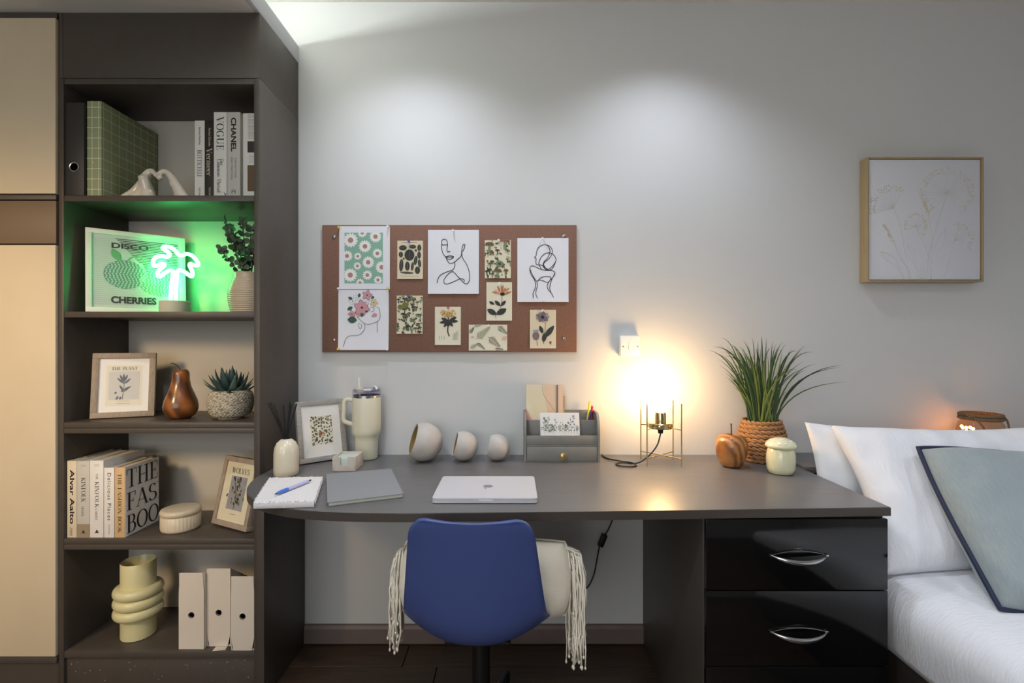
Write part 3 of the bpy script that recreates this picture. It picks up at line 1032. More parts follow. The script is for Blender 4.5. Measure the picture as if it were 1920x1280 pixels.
# mushroom card
r = (909.5, 450.5, 957.5, 521)
ik = collage(r, 14, 60, 4)
for x, y, s_ in ((432, 245, 44), (575, 210, 46), (508, 490, 42), (442, 420, 26), (460, 515, 20), (580, 485, 22)):
    (cx_, cy_), = c7([(x, y)])
    q = s_ / 4.923
    ik.line([(cx_, cy_), (cx_ - .5, cy_ + q * 1.6)], q * .5, 3, 5)
    ik.poly([(cx_ + q * math.cos(a * pi / 8), cy_ - q * .7 * math.sin(a * pi / 8)) for a in range(9)], 4 if x == 575 else 2, 6)
a, b = c7([(525, 415), (0, 0)])
for q in (7.5, 5.3, 3.2, 1.4):
    ik.ell(a[0], a[1], q, q * .78, 0, 3 if int(q * 10) % 2 else 1, 7 + int(8 - q), 16)
sheet((909, 450, 958, 521.5), 'postcard', 'cream card of brown mushrooms and a snail beside the face drawing', 'postcard', 'paper_cream', clipped(ik, r), ['ink_dark', 'ink_green', 'ink_brown', 'ink_sage', 'ink_red'], .003, seed=8)

# honeysuckle
ik = Ink()
for k in range(15):
    a = math.radians(180 + k * 180 / 14)
    (x0, y0), (x1, y1) = c7([(545, 690), (545 + 95 * math.cos(a) * (.7 + .3 * (k % 2)), 690 + 85 * math.sin(a) * (.75 + .25 * (k % 3) / 2))])
    ik.leaf(x0, y0, x1, y1, 3.4, 1 if k % 3 else 2, 2)
ik.line(c7([(548, 690), (545, 770), (530, 830), (495, 870), (490, 920)]), .8, 0, 1)
for x0, y0, x1, y1, wd2 in ((500, 885, 410, 835, 50), (495, 885, 590, 830, 55), (535, 805, 480, 755, 34), (535, 805, 585, 755, 30), (480, 790, 428, 765, 26)):
    a, b = c7([(x0, y0), (x1, y1)])
    ik.leaf(*a, *b, wd2 / 4.923, 0, 2)
ik.ell(*c7([(552, 695)])[0], 4.5, 3, 0, 3, 3)
sheet((912, 529, 960, 601), 'postcard', 'ivory card of an orange honeysuckle with dark leaves', 'postcard', 'paper_ivory', ik, ['ink_dark', 'ink_orange', 'ink_peach', 'ink_black'], .003, seed=9)

# ferns
ik = Ink()


def fern(p0, p1, n_, sp, mi):
    (x0, y0), (x1, y1) = c7([p0, p1])
    ik.line([(x0, y0), ((x0 + x1) / 2 + 1, (y0 + y1) / 2 - 1), (x1, y1)], .6, mi, 3)
    L = math.hypot(x1 - x0, y1 - y0)
    ux, uy = (x1 - x0) / L, (y1 - y0) / L
    for k in range(1, n_):
        t = k / n_
        q = sp * .75 * (1 - t * .8) / 4.923
        bx, by = x0 + (x1 - x0) * t, y0 + (y1 - y0) * t
        for s_ in (-1, 1):
            ik.leaf(bx, by, bx + (-uy * s_ + ux * .9) * q, by + (ux * s_ + uy * .9) * q, .85, mi, 2)


fern((310, 1110), (435, 1000), 14, 60, 1)
fern((420, 1090), (530, 1180), 12, 60, 2)
fern((505, 990), (595, 1060), 10, 45, 0)
fern((245, 1060), (290, 1000), 8, 30, 0)
fern((250, 1200), (330, 1150), 8, 36, 1)
fern((320, 1145), (390, 1205), 9, 26, 0)
fern((480, 1200), (560, 1205), 8, 26, 0)
fern((290, 990), (360, 985), 7, 20, 1)
fern((540, 1120), (596, 1090), 7, 40, 3)
fern((255, 1095), (290, 1090), 5, 20, 3)
r = (879.5, 609, 950.5, 656.5)
sheet((879, 608.5, 951, 657), 'postcard', 'pale landscape card printed with fern fronds at the board bottom', 'postcard', 'paper_ivory', clipped(ik, r), ['ink_dark', 'ink_sage', 'ink_brown', 'ink_rose'], .0025, seed=11)

# line drawing of a woman from behind
ik = Ink()
for l in ([(935, 237), (890, 260), (868, 300), (862, 340), (848, 358), (862, 370), (860, 400), (868, 424), (905, 426), (932, 440), (960, 465)], [(935, 237), (985, 252), (1012, 290), (1005, 332), (978, 372), (940, 402), (935, 432), (970, 466), (1010, 440), (1042, 395), (1042, 360), (1010, 322), (960, 316), (920, 342), (895, 382), (888, 420), (915, 470)],
          [(965, 240), (986, 275), (988, 315), (965, 365), (935, 398), (928, 440), (955, 468), (1000, 470), (1030, 428), (1047, 380)],
          [(930, 472), (890, 460), (850, 440), (820, 436), (804, 460), (815, 512), (845, 560), (858, 602), (850, 650), (833, 692), (838, 735)],
          [(918, 470), (960, 476), (1010, 478), (1036, 497), (1022, 535), (980, 582), (964, 622), (975, 655), (1005, 690), (1022, 728)],
          [(808, 468), (830, 520), (868, 576), (905, 545), (950, 534), (998, 540), (985, 575), (960, 586), (905, 566), (872, 580), (874, 620), (862, 660), (860, 700), (876, 736)], [(1034, 505), (1000, 580), (988, 640), (1000, 682)]):
    ik.line(c7(l), 1.2, 0, 2)
sheet((970, 446, 1066, 566), 'art_print', 'one-line black drawing of a woman seen from behind', 'art print', 'paper_white', ik, ['ink_black'], .005, seed=12)

# poppy
ik = Ink()
for k in range(9):
    a = k * 2 * pi / 9
    (x0, y0), (x1, y1) = c7([(922, 908), (922 + 66 * math.cos(a), 905 + 52 * math.sin(a))])
    ik.leaf(x0, y0, x1, y1, 9, 1 if k % 2 else 4, 2 + k % 2)
ik.ell(*c7([(922, 908)])[0], 3, 3, 0, 0, 5)
ik.line(c7([(948, 955), (945, 1030), (925, 1110), (935, 1155)]), 1.2, 2, 1)
for x0, y0, x1, y1, wd2 in ((935, 1100, 1030, 985, 50), (925, 1060, 895, 985, 36), (930, 1140, 955, 1060, 30), (920, 1130, 940, 1050, 26)):
    a, b = c7([(x0, y0), (x1, y1)])
    ik.leaf(*a, *b, wd2 / 4.923, 3, 2)
ik.ell(*c7([(860, 1080)])[0], 6.6, 8, 0, 1, 2).poly(c7([(830, 1030), (880, 1022), (888, 1040), (850, 1052)]), 4, 3).line(c7([(868, 1115), (876, 1170)]), 1.6, 4, 1)
ik.poly(c7([(980, 1135), (1005, 1130), (998, 1165)]), 5, 2)
sheet((993.5, 580.5, 1042.5, 653), 'postcard', 'tan card of a pale poppy with seed head near the lower right screw', 'postcard', 'paper_tan', ik, ['ink_black', 'ink_plum', 'ink_sage', 'ink_dark', 'ink_grey', 'ink_red'], .003, seed=13)

# push pins
mat('pin_yellow', (222, 208, 50), .35)
mat('pin_white', (232, 232, 236), .3)
mat('pin_blue', (52, 74, 168), .35)
mat('pin_red', (206, 48, 44), .35)
pin_me = {}
for cn in ('yellow', 'white', 'blue', 'red'):
    pin_me[cn] = (MB().lathe([(0, .003), (.0042, .003), (.0044, .0042), (.0026, .006), (.0024, .011), (.0042, .0125), (.0044, .014), (0, .0145)], 14).mesh('head', 'pin_' + cn),
                  MB().lathe([(0, -.004), (.0006, -.003), (.0006, .004), (0, .004)], 6).mesh('needle', 'screw_steel'))
for px, py, cn, lb in ((637, 427, 'yellow', 'yellow pin in the daisy print\'s upper left corner'), (728, 425, 'white', 'white pin in the daisy print\'s upper right corner'),
                       (636, 541, 'white', 'white pin on the left between daisy print and flower head print'), (728, 541, 'yellow', 'yellow pin on the right between daisy print and flower head print'),
                       (635.5, 654, 'yellow', 'yellow pin in the flower head print\'s lower left corner'), (727, 655, 'white', 'white pin in the flower head print\'s lower right corner'),
                       (767, 453, 'blue', 'blue pin holding the card of dark specimens'), (766, 555, 'blue', 'blue pin holding the small mushroom and apple card'),
                       (850, 433, 'white', 'white pin at the top of the face drawing'), (848.5, 549, 'white', 'white pin at the bottom of the face drawing'),
                       (935, 451, 'white', 'white pin holding the card of mushrooms with snail'), (840.5, 577, 'red', 'red pin holding the yellow flowering plant card'),
                       (937, 531, 'white', 'white pin holding the honeysuckle card'), (916, 610, 'white', 'white pin holding the fern card'),
                       (1017, 448, 'white', 'white pin at the top of the woman drawing'), (1018, 563, 'white', 'white pin at the bottom of the woman drawing'),
                       (1017, 582, 'white', 'white pin holding the poppy card')):
    c = P(px, py, BY - .003)
    t = thing('push_pin', lb, 'push pin', c, (pi / 2, 0, 0), 'push pins on the board')
    share('head', pin_me[cn][0], t, Matrix.Identity(4))
    share('needle', pin_me[cn][1], t, Matrix.Identity(4))

# ------------------------------------------------------------------ framed relief picture
mat('oak_frame', (176, 158, 124), .55, rgb2=(158, 140, 106), scale=8, stretch=(14, 14, 1.2), mix=.6)
mat('canvas_white', (220, 222, 230), .85, bump=.1, bscale=300)
mat('relief_beige', (206, 204, 203), .8)
mat('relief_tan', (206, 197, 183), .8)
FYP = 2.006
fl, fr_, ft, fb = 1.413, 1.874, P(0, 294, FYP).z, P(0, 528, FYP).z
pf = thing('wall_picture', 'square oak-framed canvas of pale seed-head flowers above the bed', 'picture', ((fl + fr_) / 2, WALL - .002, fb))
bwid = .006
for nm, a in (('rail', (fl, fr_, fb, fb + bwid)), ('rail', (fl, fr_, ft - bwid, ft)), ('stile', (fl, fl + bwid, fb + bwid, ft - bwid)), ('stile', (fr_ - bwid, fr_, fb + bwid, ft - bwid))):
    MB().box(a[0], a[1], FYP, WALL - .002, a[2], a[3], .0008).build('frame_' + nm, 'oak_frame', pf, world=True)
MB().box(fl + bwid + .003, fr_ - bwid - .003, FYP + .006, WALL - .006, fb + bwid + .003, ft - bwid - .003, .001).build('canvas', 'canvas_white', pf, world=True)
MB().box(fl + bwid, fr_ - bwid, WALL - .006, WALL - .003, fb + bwid, ft - bwid).build('backing', 'black', pf, world=True)


def c4(x, y):
    return (1590 + x / 4.571, 270 + y / 4.571)


CYP = FYP + .006


def rel(mb, pts, wd2, mi=0):
    q = [P(*c4(x, y), CYP) for x, y in pts]
    q = [Vector((v.x, CYP, v.z)) for v in catmull(q, 5)] if len(q) > 2 else q
    mb.tube(q, [wd2 * (1 - .5 * i / max(1, len(q) - 1)) for i in range(len(q))] if not isinstance(wd2, list) else wd2, 6, mi)


def umbel(mb, cx_, cy_, rx, ry, a0, a1, nray, ndots, seed, mi=1):
    r_ = random.Random(seed)
    for k in range(nray):
        a = math.radians(a0 + (a1 - a0) * k / (nray - 1))
        rel(mb, [(cx_, cy_), (cx_ + rx * .5 * math.cos(a), cy_ - ry * .5 * math.sin(a)), (cx_ + rx * .88 * math.cos(a), cy_ - ry * .88 * math.sin(a))], .0009)
    for k in range(ndots):
        a = math.radians(r_.uniform(a0, a1))
        f_ = r_.uniform(.84, 1.12)
        c = P(*c4(cx_ + rx * f_ * math.cos(a), cy_ - ry * f_ * math.sin(a)), CYP)
        mb.ball(c, r_.uniform(.0012, .0028), 6, 4, mi, sc=(1, .6, 1))


m = MB()
umbel(m, 850, 415, 215, 190, -60, 235, 22, 260, 1)
umbel(m, 390, 550, 190, 180, 60, 195, 14, 110, 2)
umbel(m, 580, 705, 90, 105, -50, 200, 12, 80, 3)
umbel(m, 910, 825, 150, 140, -35, 90, 10, 90, 4)
for pts in ([(850, 415), (790, 600), (720, 830), (680, 1000), (665, 1160)], [(390, 550), (445, 720), (490, 960), (525, 1160)], [(580, 715), (640, 860), (690, 980), (708, 1160)], [(910, 825), (870, 950), (840, 1060), (820, 1160)],
            [(385, 830), (450, 980), (515, 1080), (548, 1160)], [(685, 600), (712, 760), (718, 940), (712, 1160)]):
    rel(m, pts, .0019)
for pts in ([(280, 920), (320, 990), (400, 1040), (480, 1155)], [(280, 920), (360, 950), (420, 1010), (480, 1155)], [(515, 860), (520, 950), (570, 1040), (628, 1155)], [(515, 860), (575, 920), (605, 1040), (628, 1155)],
            [(835, 730), (780, 800), (745, 880), (740, 960)], [(835, 730), (815, 860), (760, 940), (755, 1060)], [(510, 880), (560, 980), (610, 1100)]):
    rel(m, pts, .0011)
rr = random.Random(12)
for (x0, y0), (x1, y1) in (((305, 690), (388, 840)), ((640, 460), (690, 600))):
    for k in range(50):
        t = rr.random()
        c = P(*c4(x0 + (x1 - x0) * t + rr.uniform(-14, 14), y0 + (y1 - y0) * t + rr.uniform(-6, 6)), CYP)
        m.ball(c, .0026, 6, 4, 1, sc=(.8, .6, 1.4))
m.build('relief_flowers', ['relief_beige', 'relief_tan'], pf, world=True, sharp=180, merge=0)

# ------------------------------------------------------------------ light switch
sw = thing('light_switch', 'white square wall light switch above the glowing lamp', 'light switch', (.473, WALL, H - .06))
MB().box(.4335, .5135, 2.028, WALL - .0005, H - .06, H + .024, .006, seg=3).build('back_box', 'white_plastic', sw, world=True)
MB().box(.4325, .5145, 2.018, 2.0275, H - .0605, H + .0225, .004, seg=3).build('face_plate', 'white_plastic', sw, world=True)
for dx in (-.029, .029):
    MB().lathe([(0, 0), (.0032, 0), (.003, .0012), (0, .0014)], 14, mx=Matrix.Translation((.4735 + dx, 2.018, H - .02)) @ Matrix.Rotation(pi / 2, 4, 'X')).build('screw', 'screw_steel', sw, world=True)
MB().prism([(2.0178, -.014), (2.013, -.0145), (2.0165, .0), (2.0155, .013), (2.0178, .013)], .4665, .4805, lambda a, b, h: (h, a, H - .018 + b)).build('rocker', 'white', sw, world=True, sharp=20)

# ------------------------------------------------------------------ things on the desk
mat('brass', (208, 188, 142), .18, metal=1)
mat('brass_knob', (206, 180, 120), .3, metal=1)
mat('bulb_glow', (255, 240, 210), .5, emit=(255, 206, 142), estr=42)
mat('bulb_glass', (255, 250, 240), .1, emit=(255, 206, 142), estr=8)
thin_glass('clear_glass')
thin_glass('jar_glass', (250, 240, 230), 1.45, .03)

# wire lamp
LPX, LPY = .562, 1.912
lp = thing('table_lamp', 'lit gold wire-frame table lamp with bare bulb and black cord', 'lamp', (LPX, LPY, T))
hs, hp = .062, .232
rotl = Matrix.Rotation(math.radians(-4), 4, 'Z')
for sx in (-1, 1):
    for sy in (-1, 1):
        MB().tube([(sx * hs, sy * hs, 0), (sx * hs, sy * hs, hp)], .0024, 10, mx=rotl).build('post', 'brass', lp)
for z in (.03, .133):
    for a in (45, 135):
        r_ = hs * math.sqrt(2)
        q = math.radians(a)
        if z < .1:
            MB().tube([(-r_ * math.cos(q), -r_ * math.sin(q), z), (r_ * math.cos(q), r_ * math.sin(q), z)], .002, 8, mx=rotl).build('cross_bar', 'brass', lp)
        else:
            for e in (-1, 1):
                MB().tube([(e * r_ * math.cos(q), e * r_ * math.sin(q), z + .002), (e * .04 * math.cos(q), e * .04 * math.sin(q), z + .006)], .002, 8, mx=rotl).build('arm', 'brass', lp)
MB().lathe([(0, .132), (.044, .132), (.047, .135), (.047, .15), (.044, .153), (0, .153)], 40).build('plate', 'brass', lp)
for a in (20, 160, 250):
    q = math.radians(a)
    MB().ball((.049 * math.cos(q), .049 * math.sin(q), .142), .005, 10, 8).build('set_screw', 'brass', lp)
MB().lathe([(0, .153), (.021, .153), (.021, .186), (.019, .192), (0, .192)], 28).build('socket', 'brass', lp)
MB().lathe([(0, .193), (.013, .193), (.014, .205), (.028, .226), (.041, .252), (.045, .278), (.041, .3), (.028, .317), (.012, .325), (0, .327)], 32).build('bulb', 'bulb_glow', lp, label='glowing warm bulb')
MB().lathe([(0, .112), (.009, .112), (.011, .128), (.008, .132), (0, .132)], 16).build('cord_grip', 'black_plastic', lp)
loop = [(0, 0, .114), (-.004, -.006, .1), (-.018, -.018, .07), (-.045, -.028, .04), (-.085, -.035, .012), (-.115, -.02, .0032), (-.145, -.005, .0032), (-.172, -.022, .0032), (-.168, -.055, .0032), (-.135, -.068, .0032), (-.105, -.055, .0032), (-.112, -.025, .0062), (-.15, .01, .0048), (-.19, .06, .0032), (-.2, .125, .0032)]
MB().tube(catmull(loop, 8), .0028, 8).build('cord', 'black_plastic', lp, sharp=180)
# where the cord drops behind the desk towards the floor, with its in-line switch
q = [Vector((.43, 2.03, TB - .003)), P(1152, 940, 2.03), P(1149, 970, 2.03), P(1143, 988, 2.03), P(1135, 1002, 2.03)]
cd = MB().tube(catmull(q, 6), .0026, 8)
cd.tube(catmull([P(1124, 1024, 2.03), P(1120, 1045, 2.035), P(1114, 1075, 2.035), P(1104, 1098, 2.035), P(1094, 1103, 2.035), P(1078, 1094, 2.035), P(1055, 1075, 2.03), P(1030, 1062, 2.03), P(1000, 1058, 2.03)], 6), .0026, 8)
sc_ = cd.build('cord', 'black_plastic', lp, world=True, sharp=180)
mxs = Matrix.Translation(P(1129.5, 1013, 2.028)) @ Matrix.Rotation(math.radians(22), 4, 'Y')
MB().box(-.012, .012, -.009, .009, -.026, .026, .005, seg=3, mx=mxs).build('inline_switch', 'black_plastic', sc_, world=True)

# reed diffuser
mat('cream_glaze', (222, 214, 192), .22, rgb2=(216, 207, 184), scale=6, coat=.4)
mat('reed_black', (16, 16, 17), .7)
c = P(536, 890, 1.742)
rd = thing('reed_diffuser', 'cream ceramic reed diffuser bottle with black reeds', 'diffuser', (c.x, 1.745, T))
MB().lathe([(0, 0), (.037, 0), (.04, .003), (.041, .02), (.0405, .075), (.038, .095), (.031, .111), (.019, .1215), (.012, .124), (.012, .118), (.0, .118)], 96,
           rfun=lambda a, z: 1 - .02 * (abs(math.sin(a * 4)) < .12) * (z > .02)).build('bottle', 'cream_glaze', rd, sharp=50)
MB().lathe([(.0125, .122), (.0135, .124), (.0135, .127), (.009, .127), (.009, .12)], 24).build('collar', 'black_plastic', rd)
for tx, ty, ztop in ((-.062, .0, .246), (-.05, -.01, .25), (-.052, .02, .242), (-.012, .005, .238), (.018, -.01, .25), (.012, .014, .24), (.036, .0, .245)):
    MB().tube([(tx * -.12, ty * -.12, .1), (tx, ty, ztop)], .0022, 6).build('reed', 'reed_black', rd)

# frames -----------------------------------------------------------
mat('grey_wood', (176, 172, 166), .65, rgb2=(140, 135, 128), scale=10, stretch=(6, 20, 20), mix=.7, detail=5, bump=.15, bscale=40)
mat('taupe_wood', (174, 160, 144), .65, rgb2=(142, 128, 114), scale=10, stretch=(20, 20, 5), mix=.7, detail=5, bump=.1, bscale=40)
mat('white_frame', (228, 228, 226), .45)
mat('mount_card', (234, 232, 226), .8)


def framed(name, label, w_, h_, d_, bw, wood, loc, lean, yaw, prints, pmats, paper='mount_card', mount=None, inset=.006, group='framed prints', easel=True):
    """frame standing on its back lower edge; local x across, z up, front at y=-d_"""
    t = thing(name, label, 'picture frame', loc, (math.radians(-lean), 0, math.radians(yaw)), group)
    for nm, a in (('rail', (0, w_, 0, bw)), ('rail', (0, w_, h_ - bw, h_)), ('stile', (0, bw, bw, h_ - bw)), ('stile', (w_ - bw, w_, bw, h_ - bw))):
        MB().box(a[0], a[1], -d_, 0, a[2], a[3], .001).build('frame_' + nm, wood, t)
    y = -d_ + inset
    MB().box(bw - .002, w_ - bw + .002, y, -.002, bw - .002, h_ - bw + .002).build('mount', paper, t)
    prints.put(MB(), lambda a, b, h: (a, y - h, b)).build('print', pmats, t, sharp=180, merge=0, recalc=False)
    MB().box(bw, w_ - bw, -d_ + .001, -d_ + .002, bw, h_ - bw).build('glass', 'clear_glass', t)
    # easel leg at the back
    if not easel:
        return t
    L = h_ * .8
    a = math.radians(lean + 16)
    MB().add([(w_ * .42, .0, h_ * .7), (w_ * .58, 0, h_ * .7), (w_ * .62, math.tan(math.radians(lean)) * 0 + h_ * .7 * math.tan(math.radians(16)), .012), (w_ * .38, h_ * .7 * math.tan(math.radians(16)), .012),
              (w_ * .42, .003, h_ * .7), (w_ * .58, .003, h_ * .7), (w_ * .62, h_ * .7 * math.tan(math.radians(16)) + .003, .012), (w_ * .38, h_ * .7 * math.tan(math.radians(16)) + .003, .012)],
             [(0, 1, 2, 3), (7, 6, 5, 4), (0, 4, 5, 1), (1, 5, 6, 2), (2, 6, 7, 3), (3, 7, 4, 0)]).build('easel_leg', 'black', t)
    return t


rr = random.Random(77)
ik = Ink()
PX0, PX1, PZ0, PZ1 = .05, .133, .062, .172
ik.poly([(PX0, PZ0), (PX1, PZ0), (PX1, PZ1), (PX0, PZ1)], 0, 0)
fl_ = Ink()
for gx in range(9):
    for gz in range(9):
        x, z = PX0 + (gx + rr.uniform(.2, .8)) / 9 * (PX1 - PX0), PZ0 + (gz + rr.uniform(.1, .9)) / 9 * (PZ1 - PZ0)
        q = rr.random()
        s_ = rr.uniform(.0035, .006)
        if q < .5:
            fl_.line([(x, z - s_), (x, z + s_)], .0005, 1, 2)
            for k in range(3):
                for e in (-1, 1):
                    fl_.leaf(x, z - s_ + k * s_ * .6, x + e * s_ * .8, z - s_ * .3 + k * s_ * .6, s_ * .35, 1, 2)
        elif q < .75:
            a = rr.uniform(0, 6)
            fl_.leaf(x, z, x + s_ * 1.6 * math.cos(a), z + s_ * 1.6 * math.sin(a), s_ * .7, 1, 2)
        else:
            for k in range(6):
                a = k * pi / 3
                fl_.leaf(x, z, x + s_ * .8 * math.cos(a), z + s_ * .8 * math.sin(a), s_ * .4, 2 if q > .9 else 1, 2)
for k in range(12):
    a = k * pi / 6
    fl_.leaf(.087, .105, .087 + .009 * math.cos(a), .105 + .009 * math.sin(a), .004, 3, 4)
fl_.ell(.087, .105, .003, .003, 0, 1, 6)
ik.sh += clipped(fl_, (PX0, PZ0, PX1, PZ1)).sh
c = P(559, 874, 1.885)
framed('photo_frame', 'grey wood frame with a dense flower print standing on the desk', .182, .232, .022, .018, 'grey_wood', (c.x, 1.885, T + .0005), 13, 40, ik, ['paper_ivory', 'ink_dark', 'ink_olive', 'ink_orange'])

# tumbler
mat('tumbler_cream', (218, 214, 190), .5)
thin_glass('smoke_plastic', (232, 232, 242), 1.45, .08)
mat('tumbler_steel', (190, 190, 190), .25, metal=1)
tb = thing('travel_tumbler', 'tall cream insulated tumbler with handle, lid and straw', 'tumbler', (-.571, 1.985, T))
MB().lathe([(0, 0), (.037, 0), (.0405, .002), (.0415, .006), (.044, .07), (.0445, .086), (.049, .094), (.0525, .102), (.0535, .112), (.0545, .238), (.0535, .241), (.05, .241), (.05, .1), (0, .08)], 48).build('body', 'tumbler_cream', tb, sharp=60)
MB().lathe([(.05, .241), (.053, .241), (.053, .25), (.05, .25), (.05, .241)], 48).build('steel_rim', 'tumbler_steel', tb)
ld = MB().lathe([(0, .2505), (.053, .2505), (.0542, .253), (.0542, .271), (.052, .274), (.048, .274), (.046, .262), (0, .262)], 48).build('lid', 'smoke_plastic', tb, sharp=50)
MB().box(-.02, .02, -.012, .03, .2625, .272, .004).build('slider', 'white_plastic', ld)
MB().lathe([(.012, .262), (.016, .262), (.016, .281), (.012, .281), (.012, .262)], 20, c=(-.026, -.01, 0)).build('spout', 'tumbler_cream', ld)
MB().tube(catmull([(.02, .02, .272), (.028, .0, .282), (.038, -.01, .282), (.045, -.015, .272)], 5), .0035, 8, flat=1.4).build('tab', 'white_plastic', ld)
MB().tube([(-.022, -.005, .2), (-.033, .005, .318)], .003, 8).build('straw', 'white_plastic', tb)
MB().tube(catmull([(-.05, 0, .228), (-.075, -.004, .232), (-.086, -.006, .222), (-.087, -.006, .19), (-.089, -.006, .162), (-.084, -.006, .146), (-.066, -.003, .138), (-.048, 0, .134)], 5), .0085, 10, flat=.75).build('handle', 'tumbler_cream', tb, sharp=180)

# note box with paper slips
mat('plaster_box', (206, 198, 188), .8, rgb2=(196, 187, 176), scale=60, bump=.1)
mat('slips', (196, 206, 198), .8)
x0, x1, y0, y1 = -.637, -.555, 1.79, 1.885
nb = thing('note_box', 'small cream memo box with a notched front holding paper slips', 'memo box', ((x0 + x1) / 2, (y0 + y1) / 2, T))
nm = MB().box(x0, x1, y1 - .005, y1, T, T + .05, .0012).box(x0, x0 + .005, y0, y1 - .005, T, T + .05, .0012).box(x1 - .005, x1, y0, y1 - .005, T, T + .05, .0012).box(x0 + .005, x1 - .005, y0 + .005, y1 - .005, T, T + .005)
fx = (x0 + x1) / 2
nm.prism([(x0 + .005, 0), (x1 - .005, 0), (x1 - .005, .05), (fx + .013, .05), (fx + .013, .022), (fx + .009, .017), (fx - .009, .017), (fx - .013, .022), (fx - .013, .05), (x0 + .005, .05)], y0, y0 + .005, lambda a, b, h: (a, h, T + b))
nm.build('box', 'plaster_box', nb, world=True, merge=0)
MB().box(x0 + .007, x1 - .007, y0 + .007, y1 - .007, T + .0055, T + .044, .0005).build('paper_slips', 'slips', nb, world=True)

# fluffy notebook + pen
mat('fleece', (228, 224, 224), .95, sheen=.6)
A, B, C_, D_ = Vector((-.785, 1.635, 0)), Vector((-.618, 1.645, 0)), Vector((-.548, 1.4, 0)), Vector((-.708, 1.385, 0))
ctr = (A + B + C_ + D_) / 4
fn_ = thing('fluffy_notebook', 'white fluffy notebook lying at the rounded desk end', 'notebook', (ctr.x, ctr.y, T))


def bil(u, v, z):
    p = (A * (1 - u) + B * u) * (1 - v) + (D_ * (1 - u) + C_ * u) * v
    return Vector((p.x, p.y, T + z))


def fz(u, v):
    return noise.noise((u * 46, v * 60, 0)) * .0016 + noise.noise((u * 17, v * 20, 7)) * .001


m = MB()
m.grid(lambda u, v: bil(u, v, .019 + fz(u, v)), 60, 80)
for k in range(4):
    def gs(u, v, k=k):
        a = (u, 0) if k == 0 else (1, u) if k == 1 else (1 - u, 1) if k == 2 else (0, 1 - u)
        bul = math.sin(v * pi) * .003 + noise.noise((u * 60 + k * 9, v * 6, 3)) * .0022
        cx_ = a[0] + (a[0] - .5) * bul * 8 * (1 if k in (1, 3) else 0)
        cy_ = a[1] + (a[1] - .5) * bul * 6 * (1 if k in (0, 2) else 0)
        return bil(cx_, cy_, .0005 + .0185 * v + (fz(*a) if v > .99 else 0))
    m.grid(gs, 60, 6)
m.grid(lambda u, v: bil(u, v, .0005), 2, 2)
m.build('cover', 'fleece', fn_, world=True, sharp=180, merge=1e-5)
tuft = MB()
rr = random.Random(9)
for k in range(900):
    if rr.random() < .0:
        u, v = rr.random(), rr.random()
        p0, d0 = bil(u, v, .019), Vector((rr.uniform(-.5, .5), rr.uniform(-.5, .5), 1))
    else:
        s_ = rr.randrange(4)
        t = rr.random()
        u, v = ((t, 0), (1, t), (t, 1), (0, t))[s_]
        p0 = bil(u, v, rr.uniform(.003, .02))
        d0 = (bil(u, v, 0) - bil(.5, .5, 0)).normalized() + Vector((rr.uniform(-.6, .6), rr.uniform(-.6, .6), rr.uniform(-.2, .8)))
    d0.normalize()
    L = rr.uniform(.0018, .004)
    tuft.tube([p0, p0 + d0 * L * .6, p0 + d0 * L + Vector((rr.uniform(-.001, .001), rr.uniform(-.001, .001), -.0003))], [.0011, .0009, .0004], 4)
o = tuft.build('fleece_tufts', 'fleece', fn_, world=True, sharp=180, merge=0)
o['kind'] = 'stuff'

mat('pen_blue', (66, 116, 214), .35)
mat('pen_lilac', (186, 190, 228), .35)
a, b = Vector((-.672, 1.436, T + .0268)), Vector((-.63, 1.578, T + .0268))
pd = (b - a).normalized()
pn = thing('ballpoint_pen', 'blue and lilac pen lying on the fluffy notebook', 'pen', ((a.x + b.x) / 2, (a.y + b.y) / 2, T + .0215))
MB().tube([a + pd * .045, b - pd * .012], .005, 14).build('barrel', 'pen_lilac', pn, world=True)
MB().tube([a + pd * .004, a + pd * .012, a + pd * .03, a + pd * .048], [.0028, .0045, .0055, .0053], 14).build('grip', 'pen_blue', pn, world=True)
MB().tube([a - pd * .004, a + pd * .004], [.0008, .0024], 10).build('tip', 'black_plastic', pn, world=True)
MB().tube([b - pd * .012, b - pd * .004, b + pd * .002], [.0035, .0028, .0024], 10).build('button', 'black_plastic', pn, world=True)

# big grey notebook
mat('grey_cover', (140, 142, 145), .55, bump=.03, bscale=500)
mat('pages', (214, 214, 196), .8, rgb2=(196, 196, 178), scale=400, stretch=(.02, .02, 1))
A, B, C_, D_ = [Vector((x, y, 0)) for x, y in ((-.627, 1.706), (-.427, 1.782), (-.32, 1.488), (-.513, 1.405))]
gn = thing('hardback_notebook', 'large grey hardback notebook lying left of the laptop', 'notebook', ((A.x + C_.x) / 2, (A.y + C_.y) / 2, T))


def qslab(z0, z1, ins, mb, mi=0):
    ct = (A + B + C_ + D_) / 4
    q = [p + (ct - p).normalized() * ins for p in (A, B, C_, D_)]
    mb.prism([(p.x, p.y) for p in q], T + z0, T + z1, mi=mi)
    return mb


qslab(.0003, .0022, 0, MB()).build('back_cover', 'grey_cover', gn, world=True)
qslab(.0023, .0095, .004, MB()).build('page_block', 'pages', gn, world=True)
qslab(.0096, .0118, 0, MB()).build('front_cover', 'grey_cover', gn, world=True)
ed = [D_, A]
nrm = Vector((-(A - D_).y, (A - D_).x, 0)).normalized() * .0005
MB().prism([(D_.x, D_.y), (D_.x + nrm.x, D_.y + nrm.y), (A.x + nrm.x, A.y + nrm.y), (A.x, A.y)], T + .0003, T + .0118).build('spine', 'grey_cover', gn, world=True)

